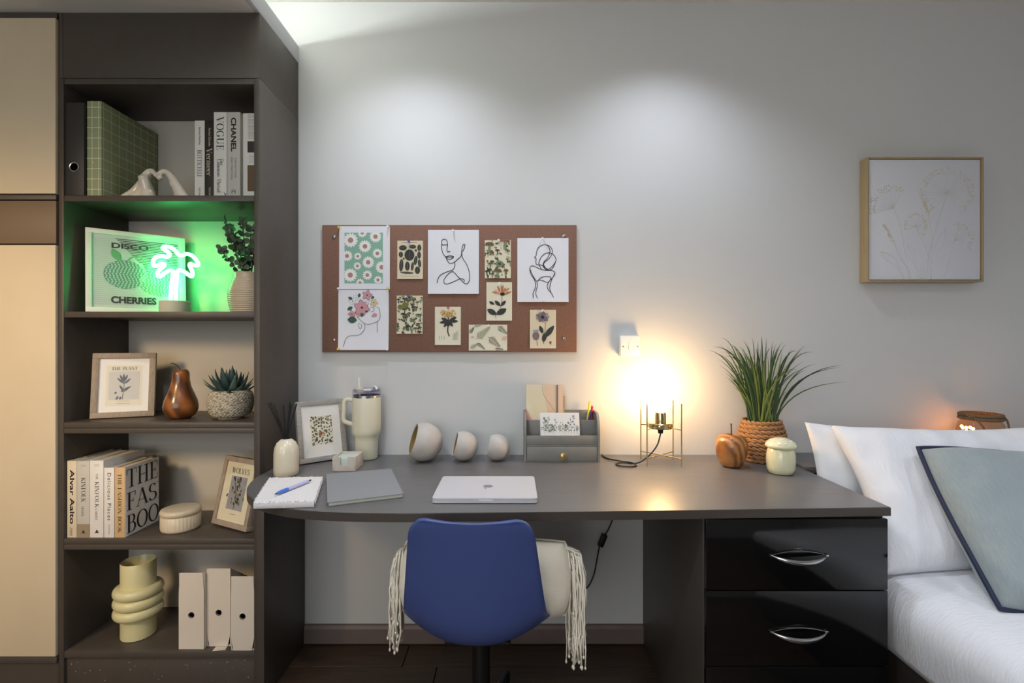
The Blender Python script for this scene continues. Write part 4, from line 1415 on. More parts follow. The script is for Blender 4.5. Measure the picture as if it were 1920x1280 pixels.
# laptop
mat('aluminium', (206, 204, 208), .4, metal=.15, spec=.5)
mat('alu_dark', (140, 140, 145), .3, metal=.3)
lx0, lx1, ly0, ly1 = -.228, .073, 1.432, 1.668
lt = thing('laptop', 'closed silver laptop lying in the middle of the desk', 'laptop', ((lx0 + lx1) / 2, (ly0 + ly1) / 2, T))


def rrect(x0, x1, y0, y1, r, n=6):
    o = []
    for cx_, cy_, a0 in ((x1 - r, y1 - r, 0), (x0 + r, y1 - r, 90), (x0 + r, y0 + r, 180), (x1 - r, y0 + r, 270)):
        o += [(cx_ + r * math.cos(math.radians(a0 + 90 * k / n)), cy_ + r * math.sin(math.radians(a0 + 90 * k / n))) for k in range(n + 1)]
    return o


MB().prism(rrect(lx0, lx1, ly0, ly1, .011), T + .0012, T + .0102).build('base', 'aluminium', lt, world=True)
for x, y in ((lx0 + .03, ly0 + .03), (lx1 - .03, ly0 + .03), (lx0 + .03, ly1 - .03), (lx1 - .03, ly1 - .03)):
    MB().lathe([(0, 0), (.008, 0), (.008, .0012), (0, .0012)], 14, c=(x, y, T)).build('foot', 'black_plastic', lt, world=True)
slab(rrect(lx0, lx1, ly0, ly1, .011), T + .0108, T + .0155, .0012).build('lid', ['aluminium', 'aluminium'], lt, world=True, merge=1e-5)
lcx, lcy = (lx0 + lx1) / 2 + .003, (ly0 + ly1) / 2
MB().box(lcx - .02, lcx + .02, ly0 - .0002, ly0 + .002, T + .0085, T + .0112).build('finger_notch', 'white', lt, world=True)
# fruit emblem with a bite, upside down as seen from the chair
ap = []
R0 = .0165
for k in range(48):
    a = 2 * pi * k / 48
    x, z = math.cos(a) * R0 * (1 - .08 * abs(math.sin(a))), math.sin(a) * R0 * 1.02
    z -= .0035 * math.exp(-(x / .005) ** 2) * (1 if z > 0 else -.6)
    d_ = math.hypot(x - R0 * 1.28, z - .002)
    if d_ < R0 * .56:
        s_ = R0 * .56 / max(d_, 1e-5)
        x, z = R0 * 1.28 + (x - R0 * 1.28) * s_, .002 + (z - .002) * s_
    ap.append((x, z))
em = Ink().poly(ap).leaf(.001, R0 * 1.08, .0085, R0 * 1.7, .006)
em.put(MB(), lambda a, b, h: (lcx - a, lcy - b, T + .0155 + h), base=.0001).build('emblem', 'alu_dark', lt, world=True, merge=0, label='grey fruit emblem with a bite')

# three hollow stone spheres
mat('stone', (196, 190, 184), .6, rgb2=(184, 177, 170), scale=30, mix=.6, detail=6, bump=.06, bscale=120)
mat('stone_gilt', (176, 150, 96), .45)


def cut_sphere(label, px, D, r, cut, dirx):
    cx_ = (px - 960) * D / F
    t = thing('hollow_sphere', label, 'ornament', (cx_, D, T), group='stone sphere ornaments')
    n_ = Vector(dirx).normalized()
    # bowl of revolution about +z, then turned so its mouth looks along n_
    th0 = math.acos(cut)
    pr = [(r * math.sin(th0 + (pi - th0) * k / 28), r * math.cos(th0 + (pi - th0) * k / 28)) for k in range(29)]
    r2 = r - .006
    pi_ = [(r2 * math.sin(th0 + (pi - th0) * k / 20), r2 * math.cos(th0 + (pi - th0) * k / 20)) for k in range(21)]
    qd = n_.to_track_quat('Z', 'Y').to_matrix().to_4x4()
    mx = Matrix.Translation((0, 0, r)) @ qd
    MB().lathe(pr, 48, mx=mx).lathe([pi_[0], pr[0]], 48, mx=mx).build('shell', 'stone', t, sharp=50)
    MB().lathe(pi_, 40, mx=mx).build('inner_bowl', 'stone_gilt', t, sharp=60, label='dull gold inside')


cut_sphere('largest hollow stone sphere of the three with its mouth to the left', 794, 1.945, .0735, .58, (-.90, -.30, .30))
cut_sphere('middle-sized hollow stone sphere between the other two', 869, 1.95, .0565, .60, (-.93, -.17, .24))
cut_sphere('smallest hollow stone sphere next to the desk organiser', 932, 1.955, .0505, .62, (-.97, .02, .16))

# desk organiser
mat('organiser_grey', (130, 129, 124), .55, rgb2=(123, 122, 117), scale=20)
OX0, OX1, OY0, OY1 = .046, .335, 1.922, 2.05
og = thing('desk_organiser', 'grey wooden desk organiser with a drawer and gold knob', 'organiser', ((OX0 + OX1) / 2, (OY0 + OY1) / 2, T))
th = .009
prof = [(OY1, 0), (OY0, 0), (OY0, .1)] + [(OY0 + .045 * (1 - math.cos(a * pi / 16)) + .0, .1 + .083 * math.sin(a * pi / 16)) for a in range(1, 9)] + [(OY1, .183)]
for x in (OX0, OX1 - th):
    MB().prism(prof, x, x + th, lambda a, b, h: (h, a, T + b)).build('side_panel', 'organiser_grey', og, world=True)
MB().box(OX0 + th, OX1 - th, OY1 - .007, OY1, T, T + .183, .0006).build('back_board', 'organiser_grey', og, world=True)
MB().box(OX0 + th, OX1 - th, OY0 + .052, OY0 + .059, T + .067, T + .152, .0006).build('divider', 'organiser_grey', og, world=True)
MB().box(OX0 + th + .17, OX0 + th + .177, OY0 + .06, OY1 - .008, T + .067, T + .15, .0006).build('divider', 'organiser_grey', og, world=True)
MB().box(OX0 + th, OX1 - th, OY0 + .003, OY0 + .01, T + .066, T + .1, .0006).build('front_board', 'organiser_grey', og, world=True)
MB().box(OX0 + th, OX1 - th, OY0 + .004, OY1 - .008, T + .06, T + .0655).build('tray_floor', 'organiser_grey', og, world=True)
MB().box(OX0 + th, OX1 - th, OY0 + .004, OY1 - .008, T, T + .004).build('bottom', 'organiser_grey', og, world=True)
dr = MB().box(OX0 + th + .0015, OX1 - th - .0015, OY0 + .001, OY0 + .01, T + .0045, T + .0585, .001).box(OX0 + th + .006, OX1 - th - .006, OY0 + .0102, OY1 - .02, T + .0055, T + .05).build('drawer', 'organiser_grey', og, world=True)
MB().lathe([(0, 0), (.006, 0), (.005, .006), (.009, .011), (.0125, .016), (.012, .021), (.007, .024), (0, .0245)], 24, mx=Matrix.Translation(((1055 - 960) * OY0 / F, OY0 + .001, H - (853.5 - 640) * OY0 / F)) @ Matrix.Rotation(pi / 2, 4, 'X')).build('knob', 'brass_knob', dr, world=True)

# what stands in it
mat('abstract_cover', (222, 196, 170), .6)
z0 = T + .0665
nbk = thing('patterned_notebook', 'pastel notebook with abstract shapes standing in the desk organiser', 'notebook', (.13, 2.02, z0))
nx0, nx1, nz1, ny = .057, .203, 1.052, 2.012
MB().prism(rrect(nx0, nx1, z0, nz1, .006, 4), ny, ny + .014, lambda a, b, h: (a, h, b)).build('cover', 'abstract_cover', nbk, world=True, sharp=40)
ik = Ink()
ik.poly([(nx0, z0), (nx0 + .072, z0), (nx0 + .085, z0 + .06), (nx0 + .083, z0 + .12), (nx0 + .066, nz1), (nx0 + .004, nz1 - .001), (nx0, nz1 - .006)], 0, 0)
ik.poly([(nx0, z0), (nx0 + .055, z0), (nx0 + .05, z0 + .05), (nx0 + .03, z0 + .11), (nx0, z0 + .165)], 1, 2)
ik.poly([(nx0, z0), (nx0 + .045, z0), (nx0 + .032, z0 + .06), (nx0, z0 + .13)], 2, 4)
ik.line([(nx0 + .062, nz1 - .001), (nx0 + .07, nz1 - .04), (nx0 + .1, nz1 - .085), (nx0 + .125, nz1 - .125)], .001, 3, 6)
ik.put(MB(), lambda a, b, h: (a, ny - h, b)).build('printed_shapes', ['paper_cream', 'paper_ivory', 'ink_rose', 'ink_brown'], nbk, world=True, merge=0, recalc=False, sharp=180)
MB().box(nx1 - .026, nx1 - .02, ny - .0018, ny - .0006, z0, nz1 + .0005).build('elastic_band', 'ink_plum', nbk, world=True)
b2 = thing('thin_notebook', 'thin brown book standing behind the pastel notebook', 'notebook', (.15, 2.035, z0))
MB().box(.07, .212, 2.0285, 2.031, z0, z0 + .175, .0005).box(.07, .212, 2.036, 2.0385, z0, z0 + .175, .0005).box(.07, .0725, 2.031, 2.036, z0, z0 + .175).build('cover', 'taupe_wood', b2, world=True, merge=0)
MB().box(.073, .211, 2.0312, 2.0358, z0 + .001, z0 + .174).build('pages', 'pages', b2, world=True)

fc = thing('floral_card', 'white card with watercolour wild flowers in the front of the organiser', 'card', (.186, 1.945, z0))
m = MB().add([(.11, 1.9375, z0), (.262, 1.9375, z0), (.259, 1.9505, z0 + .118), (.108, 1.9505, z0 + .118), (.11, 1.9405, z0), (.262, 1.9405, z0), (.259, 1.9535, z0 + .118), (.108, 1.9535, z0 + .118)],
             [(0, 1, 2, 3), (7, 6, 5, 4), (0, 4, 5, 1), (1, 5, 6, 2), (2, 6, 7, 3), (3, 7, 4, 0)])
m.build('card', 'white', fc, world=True)
rr = random.Random(31)
ik = Ink()
for k in range(15):
    x = .006 + k * .0095 + rr.uniform(-.003, .003)
    zt = rr.uniform(.06, .112)
    mi = rr.choice([0, 0, 1, 2])
    ik.line([(x, .04), (x + rr.uniform(-.004, .004), .06), (x + rr.uniform(-.005, .005), zt)], .0007, mi, 1)
    for j in range(5):
        z = .05 + (zt - .05) * j / 5
        e = 1 if (j + k) % 2 else -1
        ik.leaf(x, z, x + e * .006, z + .005, .0026, mi, 1)
    q = rr.random()
    if q < .4:
        for j in range(7):
            a = j * 2 * pi / 7
            ik.leaf(x, zt, x + .005 * math.cos(a), zt + .005 * math.sin(a), .003, 3 if q < .2 else 4, 2)
    elif q < .7:
        ik.ell(x, zt, .004, .005, 0, 5 if q < .55 else 1, 2)
umb = [(.036, .062)]
for j in range(12):
    a = pi * (.05 + .9 * j / 11)
    ik.line([(.036, .045), (.036 + .017 * math.cos(a), .052 + .017 * math.sin(a))], .0005, 1, 2)
    ik.ell(.036 + .019 * math.cos(a), .053 + .019 * math.sin(a), .002, .002, 0, 1, 3, 8)
ik = clipped(ik, (.002, .03, .149, .117))
ik.put(MB(), lambda a, b, h: (.11 + a - .002 * b / .118, 1.9375 + .013 * b / .118 - h, z0 + b)).build('printed_flowers', ['ink_dark', 'ink_sage', 'ink_green', 'ink_lilac', 'ink_peach', 'ink_tan'], fc, world=True, merge=0, recalc=False, sharp=180)

mat('pen_yellow', (232, 222, 40), .35)
mat('pen_red', (190, 30, 50), .35)
mat('pen_navy', (52, 50, 140), .35)
mat('pen_crimson', (170, 30, 60), .35)
for (bx, by, tx, ty, tz, mt, lb) in ((.292, 2.02, .312, 2.03, .216, 'pen_yellow', 'bright yellow pen, tallest in the organiser'), (.268, 1.995, .316, 2.005, .178, 'pen_navy', 'dark blue pen leaning across the organiser corner'),
                                     (.304, 2.0, .3195, 2.01, .203, 'pen_red', 'red pen with a clear clip in the organiser'), (.313, 2.028, .3225, 2.036, .182, 'pen_crimson', 'short crimson pen in the organiser corner')):
    a, b = Vector((bx, by, z0 + .004)), Vector((tx, ty, T + tz))
    d_ = (b - a).normalized()
    t = thing('pen', lb, 'pen', (bx, by, z0), group='pens in the organiser')
    MB().tube([a + d_ * .012, b], .0042, 12).build('barrel', mt, t, world=True)
    MB().tube([a, a + d_ * .012], [.001, .0038], 10).build('tip', 'screw_steel', t, world=True)
    MB().tube([b, b + d_ * .005], [.003, .0026], 10).build('cap_end', 'pen_lilac' if mt == 'pen_red' else mt, t, world=True)

# wooden apple
mat('fruit_wood', (178, 124, 68), .32, kind='wave', rgb2=(126, 78, 40), scale=9, stretch=(1.5, .6, 1.0), turn=(.3, .7, 0), mix=.9, dist=6, detail=3, coat=.25)
mat('pear_wood', (150, 92, 40), .3, kind='wave', rgb2=(92, 54, 28), scale=6, stretch=(1.3, .7, .8), turn=(.2, .8, .3), mix=.9, dist=6, detail=3, coat=.35)
mat('stem_dark', (62, 44, 30), .7)
ap_ = thing('wooden_apple', 'striped wooden apple ornament with a thin stem', 'ornament', (.807, 1.858, T), (math.radians(0), math.radians(0), math.radians(25)))
MB().lathe([(0, .006), (.012, .002), (.026, .0), (.036, .006), (.047, .026), (.0545, .052), (.0565, .076), (.053, .098), (.042, .113), (.026, .119), (.012, .116), (.004, .109), (0, .107)], 48,
           rfun=lambda a, z: 1 + .02 * math.cos(5 * a) * (z < .04) + .02 * math.cos(a)).build('body', 'fruit_wood', ap_, sharp=180)
MB().tube(catmull([(0, 0, .106), (.0, 0, .13), (-.006, -.004, .158)], 4), [.0022] * 8 + [.0028], 8).build('stem', 'stem_dark', ap_, sharp=180)

# mushroom jar
mat('mushroom_glaze', (222, 220, 186), .16, coat=.5)
mat('mushroom_dots', (240, 238, 224), .16, coat=.5)
mj = thing('mushroom_jar', 'glossy cream mushroom-shaped jar at the right of the desk', 'jar', (.941, 1.768, T))
MB().lathe([(0, 0), (.036, 0), (.041, .002), (.046, .02), (.0475, .045), (.046, .068), (.041, .086), (.038, .09), (.0, .09)], 96,
           rfun=lambda a, z: 1 - .018 * max(0, math.cos(24 * a)) * math.exp(-((z - .035) / .018) ** 2)).build('body', 'mushroom_glaze', mj, sharp=180)
cp = MB().lathe([(.038, .0905), (.048, .0905), (.0505, .094), (.05, .099), (.045, .108), (.034, .1165), (.018, .1225), (0, .1245)], 48).build('lid', 'mushroom_glaze', mj, sharp=50)
for k, (a, rr_, s_) in enumerate(((-100, .018, .008), (-50, .03, .009), (-150, .032, .008), (-95, .04, .007), (-20, .04, .006), (30, .02, .008), (100, .03, .008), (180, .035, .008), (-125, .0435, .005))):
    q = math.radians(a)
    zz = .1245 - (rr_ / .05) ** 2 * .023 - .001
    MB().ball((rr_ * math.cos(q), rr_ * math.sin(q), zz), s_, 12, 8, sc=(1, 1, .3)).build('dot', 'mushroom_dots', cp)

# basket with grass plant
mat('wicker', (176, 132, 88), .75, rgb2=(138, 98, 62), scale=60, stretch=(1, 1, 3), mix=.7, bump=.3, bscale=120)
mat('soil', (52, 40, 30), .95)
mat('grass_dark', (50, 74, 42), .45)
mat('grass_mid', (78, 104, 48), .45)
mat('grass_light', (128, 140, 62), .45)
BKX, BKYc = .966, 1.955
gp = thing('potted_grass', 'artificial grass plant in a woven wicker basket', 'plant', (BKX, BKYc, T))
bh = .158
bas = MB().lathe([(0, .001), (.062, .001), (.068, .02), (.076, .06), (.079, .09), (.074, .125), (.066, bh - .004), (.062, bh - .004), (.07, .09), (.06, .02), (0, .01)], 40).build('basket', 'wicker', gp)


def brad(z):
    t = z / bh
    return .064 + .062 * t * (1 - t) * 1.0 + .006 * (1 - abs(t - .5) * 2) - .002 * t


for row in range(10):
    z = .009 + row * (bh - .014) / 9.2
    for ph in (0, 1):
        pts, rad = [], []
        N_ = 88
        wv = 11
        for k in range(N_):
            a = 2 * pi * k / N_
            s_ = math.sin(a * wv + ph * pi + row * 1.3)
            pts.append(((brad(z) + .0032 * s_ + noise.noise((a * 3, row, ph)) * .0015) * math.cos(a), (brad(z) + .0032 * s_) * math.sin(a), z + .0045 * math.cos(a * wv + ph * pi + row * 1.3) + noise.noise((a * 4, row * 2, ph)) * .002))
            rad.append(.0048 + .0012 * noise.noise((a * 5, row, ph + 4)))
        MB().tube(pts, rad, 6, closed=True).build('woven_strand', 'wicker', bas, sharp=180)
MB().lathe([(0, bh - .02), (.06, bh - .02)], 24).build('soil', 'soil', gp)
rr = random.Random(20)


def blade(p0, p1, p2, wd2, matn):
    pts = [(1 - t) ** 2 * Vector(p0) + 2 * t * (1 - t) * Vector(p1) + t * t * Vector(p2) for t in [k / 9 for k in range(10)]]
    m = MB()
    vs_ = []
    for i, p in enumerate(pts):
        t = i / 9
        tn = (pts[min(i + 1, 9)] - pts[max(i - 1, 0)]).normalized()
        sd = tn.cross(Vector((rr.uniform(-.05, .05), 1, .2)))
        sd = sd.normalized() if sd.length > .05 else Vector((1, 0, 0))
        w2 = wd2 * (math.sin(pi * (.18 + .8 * t)) ** .7) * (1 - t) ** .35
        nn = sd.cross(tn).normalized() * w2 * .25
        vs_ += [p + sd * w2 / 2 + nn, p, p - sd * w2 / 2 + nn]
    fs = []
    for i in range(9):
        a = i * 3
        fs += [(a, a + 1, a + 4, a + 3), (a + 1, a + 2, a + 5, a + 4)]
    m.add(vs_, fs)
    return m.build('blade', matn, gp, sharp=180, merge=0, recalc=False)


def gpt(px, py, D):
    q = P(px, py, D)
    return Vector((q.x - BKX, q.y - BKYc, q.z - T))


tips = [(1328, 656), (1335, 650), (1350, 633), (1358, 668), (1352, 660), (1392, 637), (1410, 632), (1428, 630), (1437, 632), (1468, 640), (1475, 645), (1496, 658), (1527, 660), (1533, 682), (1582, 684), (1578, 688), (1590, 716), (1513, 693), (1494, 692),
        (1370, 645), (1376, 652), (1400, 645), (1421, 638), (1449, 638), (1461, 650), (1482, 662), (1488, 655), (1340, 662), (1445, 650), (1420, 655), (1404, 662), (1385, 648), (1455, 645)]
for px, py in tips:
    D = BKYc + rr.uniform(-.07, .06)
    tip = gpt(px, py, D)
    a = rr.uniform(0, 2 * pi)
    rb = rr.uniform(.01, .045)
    side = 1 if tip.x > 0 else -1
    base = Vector((rb * math.cos(a) * .6 + side * min(.04, abs(tip.x) * .3), rb * math.sin(a), bh - .02))
    spread = abs(tip.x - base.x)
    mid = Vector((base.x + (tip.x - base.x) * rr.uniform(.1, .3), (base.y + tip.y) / 2, base.z + (tip.z - base.z) * (rr.uniform(.75, .95) if spread < .1 else rr.uniform(.85, 1.12))))
    blade(base, mid, tip, rr.uniform(.006, .009), rr.choice(['grass_dark', 'grass_dark', 'grass_mid']))
for k in range(95):
    a = rr.uniform(0, 2 * pi)
    rb = .045 * math.sqrt(rr.random())
    base = Vector((rb * math.cos(a), rb * math.sin(a), bh - .02))
    a2 = a + rr.uniform(-.6, .6)
    hgt = rr.uniform(.12, .315)
    out = rr.uniform(.02, .12) * (hgt / .25)
    tip = base + Vector((out * 1.4 * math.cos(a2), out * .6 * math.sin(a2), hgt))
    mid = base + Vector((out * .25 * math.cos(a2), out * .2 * math.sin(a2), hgt * .75))
    blade(base, mid, tip, rr.uniform(.005, .0085), rr.choice(['grass_dark', 'grass_dark', 'grass_mid', 'grass_mid', 'grass_light'] if base.y < 0 else ['grass_dark', 'grass_mid']))
for px, py, mx_, my_ in ((1495, 692, 1440, 700), (1441, 667, 1420, 680), (1467, 655, 1462, 700), (1438, 717, 1432, 740), (1440, 672, 1415, 672)):
    tip = gpt(px, py, BKYc - .06)
    mid = gpt(mx_, my_, BKYc - .06)
    blade(Vector((rr.uniform(-.03, .03), -.045, bh - .02)), mid, tip, .009, rr.choice(['grass_light', 'grass_mid']))

# jar lantern on the ledge
mat('rope', (136, 112, 84), .9, kind='wave', rgb2=(104, 82, 58), scale=90, mix=.6, bump=.5, bscale=120)
mat('fairy_glow', (255, 200, 120), .5, emit=(255, 168, 78), estr=30)
jx, jy = 1.80, 1.94
jr = thing('jar_lantern', 'glass jar lantern with rope rim glowing orange behind the pillows', 'lantern', (jx, jy, LZ + .0005))
jr.scale = (1, 1, 1.15)
MB().lathe([(0, .002), (.068, .002), (.074, .01), (.074, .1), (.068, .12), (.058, .132), (.058, .15), (.0555, .15), (.0555, .132), (.066, .118), (.0715, .1), (.0715, .012), (0, .006)], 40).build('glass', 'jar_glass', jr, sharp=40)
MB().tube([(.063 * math.cos(2 * pi * k / 32), .063 * math.sin(2 * pi * k / 32), .136) for k in range(32)], .006, 8, closed=True).tube([(.063 * math.cos(2 * pi * k / 32), .063 * math.sin(2 * pi * k / 32), .147) for k in range(32)], .006, 8, closed=True).build('rope_rim', 'rope', jr, sharp=180)
MB().ball((-.058, -.028, .143), .012, 12, 8).build('rope_knot', 'rope', jr, sharp=180)
MB().tube(catmull([(-.058, -.03, .143), (-.05, -.06, .12), (-.03, -.08, .07), (.0, -.085, .05), (.03, -.082, .07), (.055, -.05, .13), (.06, -.02, .143)], 6), .0035, 8).build('rope_handle', 'rope', jr, sharp=180)
rr = random.Random(2)
MB().lathe([(0, .012), (.03, .012), (.03, .07), (.026, .074), (0, .074)], 24, c=(-.02, 0, 0)).build('candle', 'mushroom_glaze', jr)
for k in range(9):
    MB().ball((-.045 + rr.uniform(-.012, .014), rr.uniform(-.03, .03), .084 + rr.uniform(0, .03)), .005, 8, 6).build('light_bead', 'fairy_glow', jr, sharp=180)

# ------------------------------------------------------------------ things on the shelves
# top shelf -----------------------------------------------------------
ZA = SH['A']
mat('hole_shade', (4, 4, 4), 1, spec=0)  # colour of the shade inside the finger ring
mat('file_black', (44, 42, 42), .5)
mat('file_inner', (30, 34, 52), .6)
mat('steel_ring', (200, 200, 196), .25, metal=1)
mat('grid_green', (150, 160, 118), .6)
mat('grid_side', (112, 124, 96), .6)
mat('grid_line', (214, 218, 196), .6)
mat('book_white', (226, 224, 220), .55)
mat('book_black', (38, 34, 32), .55)
mat('book_pages', (226, 222, 208), .8, rgb2=(206, 202, 188), scale=300, stretch=(1, .02, .02))
mat('book_cream', (216, 204, 178), .55)
mat('book_tan', (208, 176, 132), .55)
mat('book_grey', (196, 194, 186), .55)
mat('book_taupe', (150, 134, 112), .55)
mat('ceramic_white', (216, 208, 194), .2, coat=.4)

lf = thing('lever_arch_file', 'black lever arch file at the left end of the top shelf', 'file', (-1.505, 1.9, ZA))
MB().box(-1.541, -1.4765, 1.742, 1.7445, ZA + .001, ZA + .32, .0008).box(-1.541, -1.5385, 1.7447, 2.02, ZA + .001, ZA + .32, .0008).box(-1.479, -1.4765, 1.7447, 2.02, ZA + .001, ZA + .32, .0008).build('cover', 'file_black', lf, world=True, merge=0)
MB().box(-1.536, -1.482, 1.75, 2.0, ZA + .003, ZA + .3).build('papers', 'file_inner', lf, world=True)
ko = Vector((-1.5095, 1.742, ZA + .098))
MB().lathe([(.0135, 0), (.017, 0), (.0172, .0015), (.0155, .0028), (.0132, .0018), (.0135, 0)], 28, mx=Matrix.Translation(ko) @ Matrix.Rotation(pi / 2, 4, 'X')).build('finger_ring', 'steel_ring', lf, world=True)
MB().disk((0, 0, 0), .0136, 24, mx=Matrix.Translation(ko - Vector((0, .0006, 0))) @ Matrix.Rotation(pi / 2, 4, 'X')).build('hole_shade_disk', 'hole_shade', lf, world=True)  # black disk painting the dark inside of the hole

gb = thing('gridded_binder', 'sage green binder with a pale grid pattern on the top shelf', 'binder', (-1.45, 1.9, ZA))
gx0, gx1, gy0, gy1, gz0, gz1 = -1.474, -1.424, 1.752, 2.028, ZA + .001, ZA + .33
MB().box(gx0, gx1, gy0, gy0 + .003, gz0, gz1, .001).box(gx0, gx0 + .003, gy0 + .0031, gy1, gz0, gz1, .0008).box(gx1 - .003, gx1, gy0 + .0031, gy1, gz0, gz1, .0008).build('cover', 'grid_green', gb, world=True, merge=0)
MB().box(gx0 + .006, gx1 - .006, gy0 + .01, gy1 - .01, gz0 + .004, gz1 - .01).build('papers', 'book_pages', gb, world=True)
ik = Ink()
for k in range(1, 10):
    ik.line([(0, k * .0355 - .012), (gx1 - gx0, k * .0355 - .012)], .0022, 0, 1)
for x in (.018, .041):
    ik.line([(x, 0), (x, .329)], .0022, 0, 1)
pm = ik.put(MB(), lambda a, b, h: (gx0 + a, gy0 - h, gz0 + b))
ik = Ink()
for k in range(1, 10):
    ik.line([(0, k * .0355 - .012), (gy1 - gy0, k * .0355 - .012)], .0022, 0, 1)
for k in range(8):
    ik.line([(.008 + k * .0355, 0), (.008 + k * .0355, .329)], .0022, 0, 1)
ik.put(pm, lambda a, b, h: (gx1 + h, gy0 + a, gz0 + b))
pm.build('printed_grid', 'grid_line', gb, world=True, merge=0, recalc=False)
for z in (.115, .225):
    MB().ball((gx0 + .02, gy0 - .001, gz0 + z), .0028, 10, 6, sc=(1, .5, 1)).build('rivet', 'steel_ring', gb, world=True)

# pair of ceramic hands
hsx = 1.79
hd = MB()


def hpt(x, y):
    q = P(200 + x / 11.29, 290 + y / 11.29, hsx)
    return q


sc2 = hsx / F / 11.29
for pts in ([(200, 1000, 30), (330, 880, 60), (480, 790, 80), (640, 620, 90), (745, 440, 100), (820, 345, 84), (895, 325, 64), (955, 370, 46), (1000, 430, 32)],
            [(750, 430, 95), (770, 600, 110), (790, 760, 130), (810, 900, 160), (820, 1040, 190)], [(500, 1040, 170), (600, 900, 140), (700, 700, 110), (745, 500, 95)],
            [(1680, 1040, 130), (1590, 900, 125), (1470, 720, 112), (1370, 550, 95), (1290, 430, 80), (1210, 345, 66), (1130, 325, 60), (1070, 370, 58), (1065, 440, 66), (1100, 480, 62)],
            [(1480, 1040, 120), (1440, 800, 95), (1380, 600, 80)]):
    c_ = catmull([(a, b, r_) for a, b, r_ in pts], 4)
    P3 = [hpt(v.x, v.y) for v in c_]
    dep = [.02 * math.sin(i / len(c_) * 3) for i in range(len(c_))]
    hd.tube([p + Vector((0, d_, 0)) for p, d_ in zip(P3, dep)], [v.z * sc2 for v in c_], 14)
    hd.ball(P3[-1] + Vector((0, dep[-1], 0)), c_[-1].z * sc2, 14, 10)
hd.v = [(x, y, max(z, ZA + .0005)) for x, y, z in hd.v]
o = hd.build('hand_sculpture', 'ceramic_white', sharp=180, merge=0)
ctr = Vector((-1.3, hsx, ZA))
o.data.transform(Matrix.Translation(-ctr))
o.location = ctr
md = o.modifiers.new('blend', 'REMESH')
md.mode = 'VOXEL'
md.voxel_size = .003
md.use_smooth_shade = True
md = o.modifiers.new('soften', 'SMOOTH')
md.iterations = 8
md.factor = .5
tag(o, 'glazed ceramic sculpture of two hands meeting in a heart on the top shelf', 'sculpture')


def book(name, label, x0, x1, y0, y1, z, h_, cover, spine_ink=None, ink_mats=None, group=None, side_ink=None, cover2=None):
    """upright book with its spine to the room"""
    t = thing(name, label, 'book', ((x0 + x1) / 2, (y0 + y1) / 2, z + .0005), group=group)
    b = .0022
    m = MB().box(x0, x1, y0, y0 + b, z + .0005, z + h_, .0007).box(x0, x0 + b, y0 + b + .0001, y1, z + .0005, z + h_, .0005).box(x1 - b, x1, y0 + b + .0001, y1, z + .0005, z + h_, .0005)
    m.build('cover', cover, t, world=True, merge=0)
    MB().box(x0 + b + .0002, x1 - b - .0002, y0 + b + .0003, y1 - .004, z + .004, z + h_ - .004).build('pages', 'book_pages', t, world=True)
    if spine_ink:
        # ink frame: a runs down the spine from its head, b across it to the right from its middle
        marks = Ink()
        marks.sh = [q for q in spine_ink.sh if len(q[1]) < 8]
        words = [q for q in spine_ink.sh if len(q[1]) >= 8]
        mk = []
        for mi_ in range(len(ink_mats)):
            g_ = [q for q in marks.sh if q[2] == mi_]
            if len(g_) > 5:
                kk = Ink()
                kk.sh = g_
                mk.append(kk)
            else:
                mk += g_
        for q in mk + words:
            kk = q
            if not isinstance(q, Ink):
                kk = Ink()
                kk.sh = [q]
            ob = kk.put(MB(), lambda a, b_, hh: ((x0 + x1) / 2 + b_, y0 - hh, z + h_ - a)).build('spine_stripes' if len(kk.sh) > 5 else 'spine_lettering' if len(kk.sh[0][1]) >= 8 else 'spine_mark', ink_mats, t, world=True, merge=0, recalc=False, sharp=180)
            if len(kk.sh) > 5:
                ob['kind'] = 'stuff'
    if side_ink:
        side_ink.put(MB(), lambda a, b_, hh: (x1 + hh, y0 + a, z + b_)).build('cover_print', ink_mats, t, world=True, merge=0, recalc=False, sharp=180)
    return t


kx = 1.80 / F


def bx_(px):
    return (px - 960) * kx


G1 = 'art books on the top shelf'
ik = Ink().text('Barbara Deimling', .055, 0, .062, .0095).text('BOTTICELLI', .152, 0, .094, .0165, 'serif').text('TASCHEN', .252, 0, .03, .006)
book('art_book', 'white book lettered BOTTICELLI, leftmost of the books on the top shelf', bx_(365), bx_(383.5), 1.8, 1.98, ZA, .284, 'book_white', ik, ['ink_dark'], G1)
ik = Ink().text('Norbert Schneider', .06, 0, .066, .0085).text('Vermeer', .148, -.001, .1, .021, 'serif').text('TASCHEN', .252, 0, .03, .006)
book('art_book', 'black book lettered Vermeer beside the white books', bx_(384), bx_(402.5), 1.8, 1.98, ZA, .284, 'book_black', ik, ['book_cream'], G1)
ik = Ink().text('VOGUE', .075, 0, .118, .027, 'serif').text('Our', .178, .006, .024, .013, 'serif').text('Common Thread', .226, -.004, .118, .0145, 'serif').poly([(.283, .012), (.296, .018), (.297, .021), (.29, .019)], 0, 1)
book('art_book', 'tall white book lettered VOGUE on the top shelf', bx_(404), bx_(428), 1.79, 1.985, ZA, .31, 'book_white', ik, ['ink_black'], G1)
ik = Ink().text('CHANEL', .08, 0, .12, .019, bold=.03).text('COLLECTIONS', .198, .007, .07, .006, track=1.2).text('AND CREATIONS', .2, -.006, .078, .006, track=1.2)
for e in (-1, 1):
    ik.line([(.283 + .0045 * math.cos(a * .5) + e * .0028, .0062 * math.sin(a * .5) * 1) for a in range(1 if e < 0 else 1, 12)], .0016, 0, 1)
book('art_book', 'tall pale book lettered CHANEL in bold capitals on the top shelf', bx_(429), bx_(453), 1.79, 1.985, ZA, .31, 'book_grey', ik, ['ink_black'], G1)
ik = Ink()
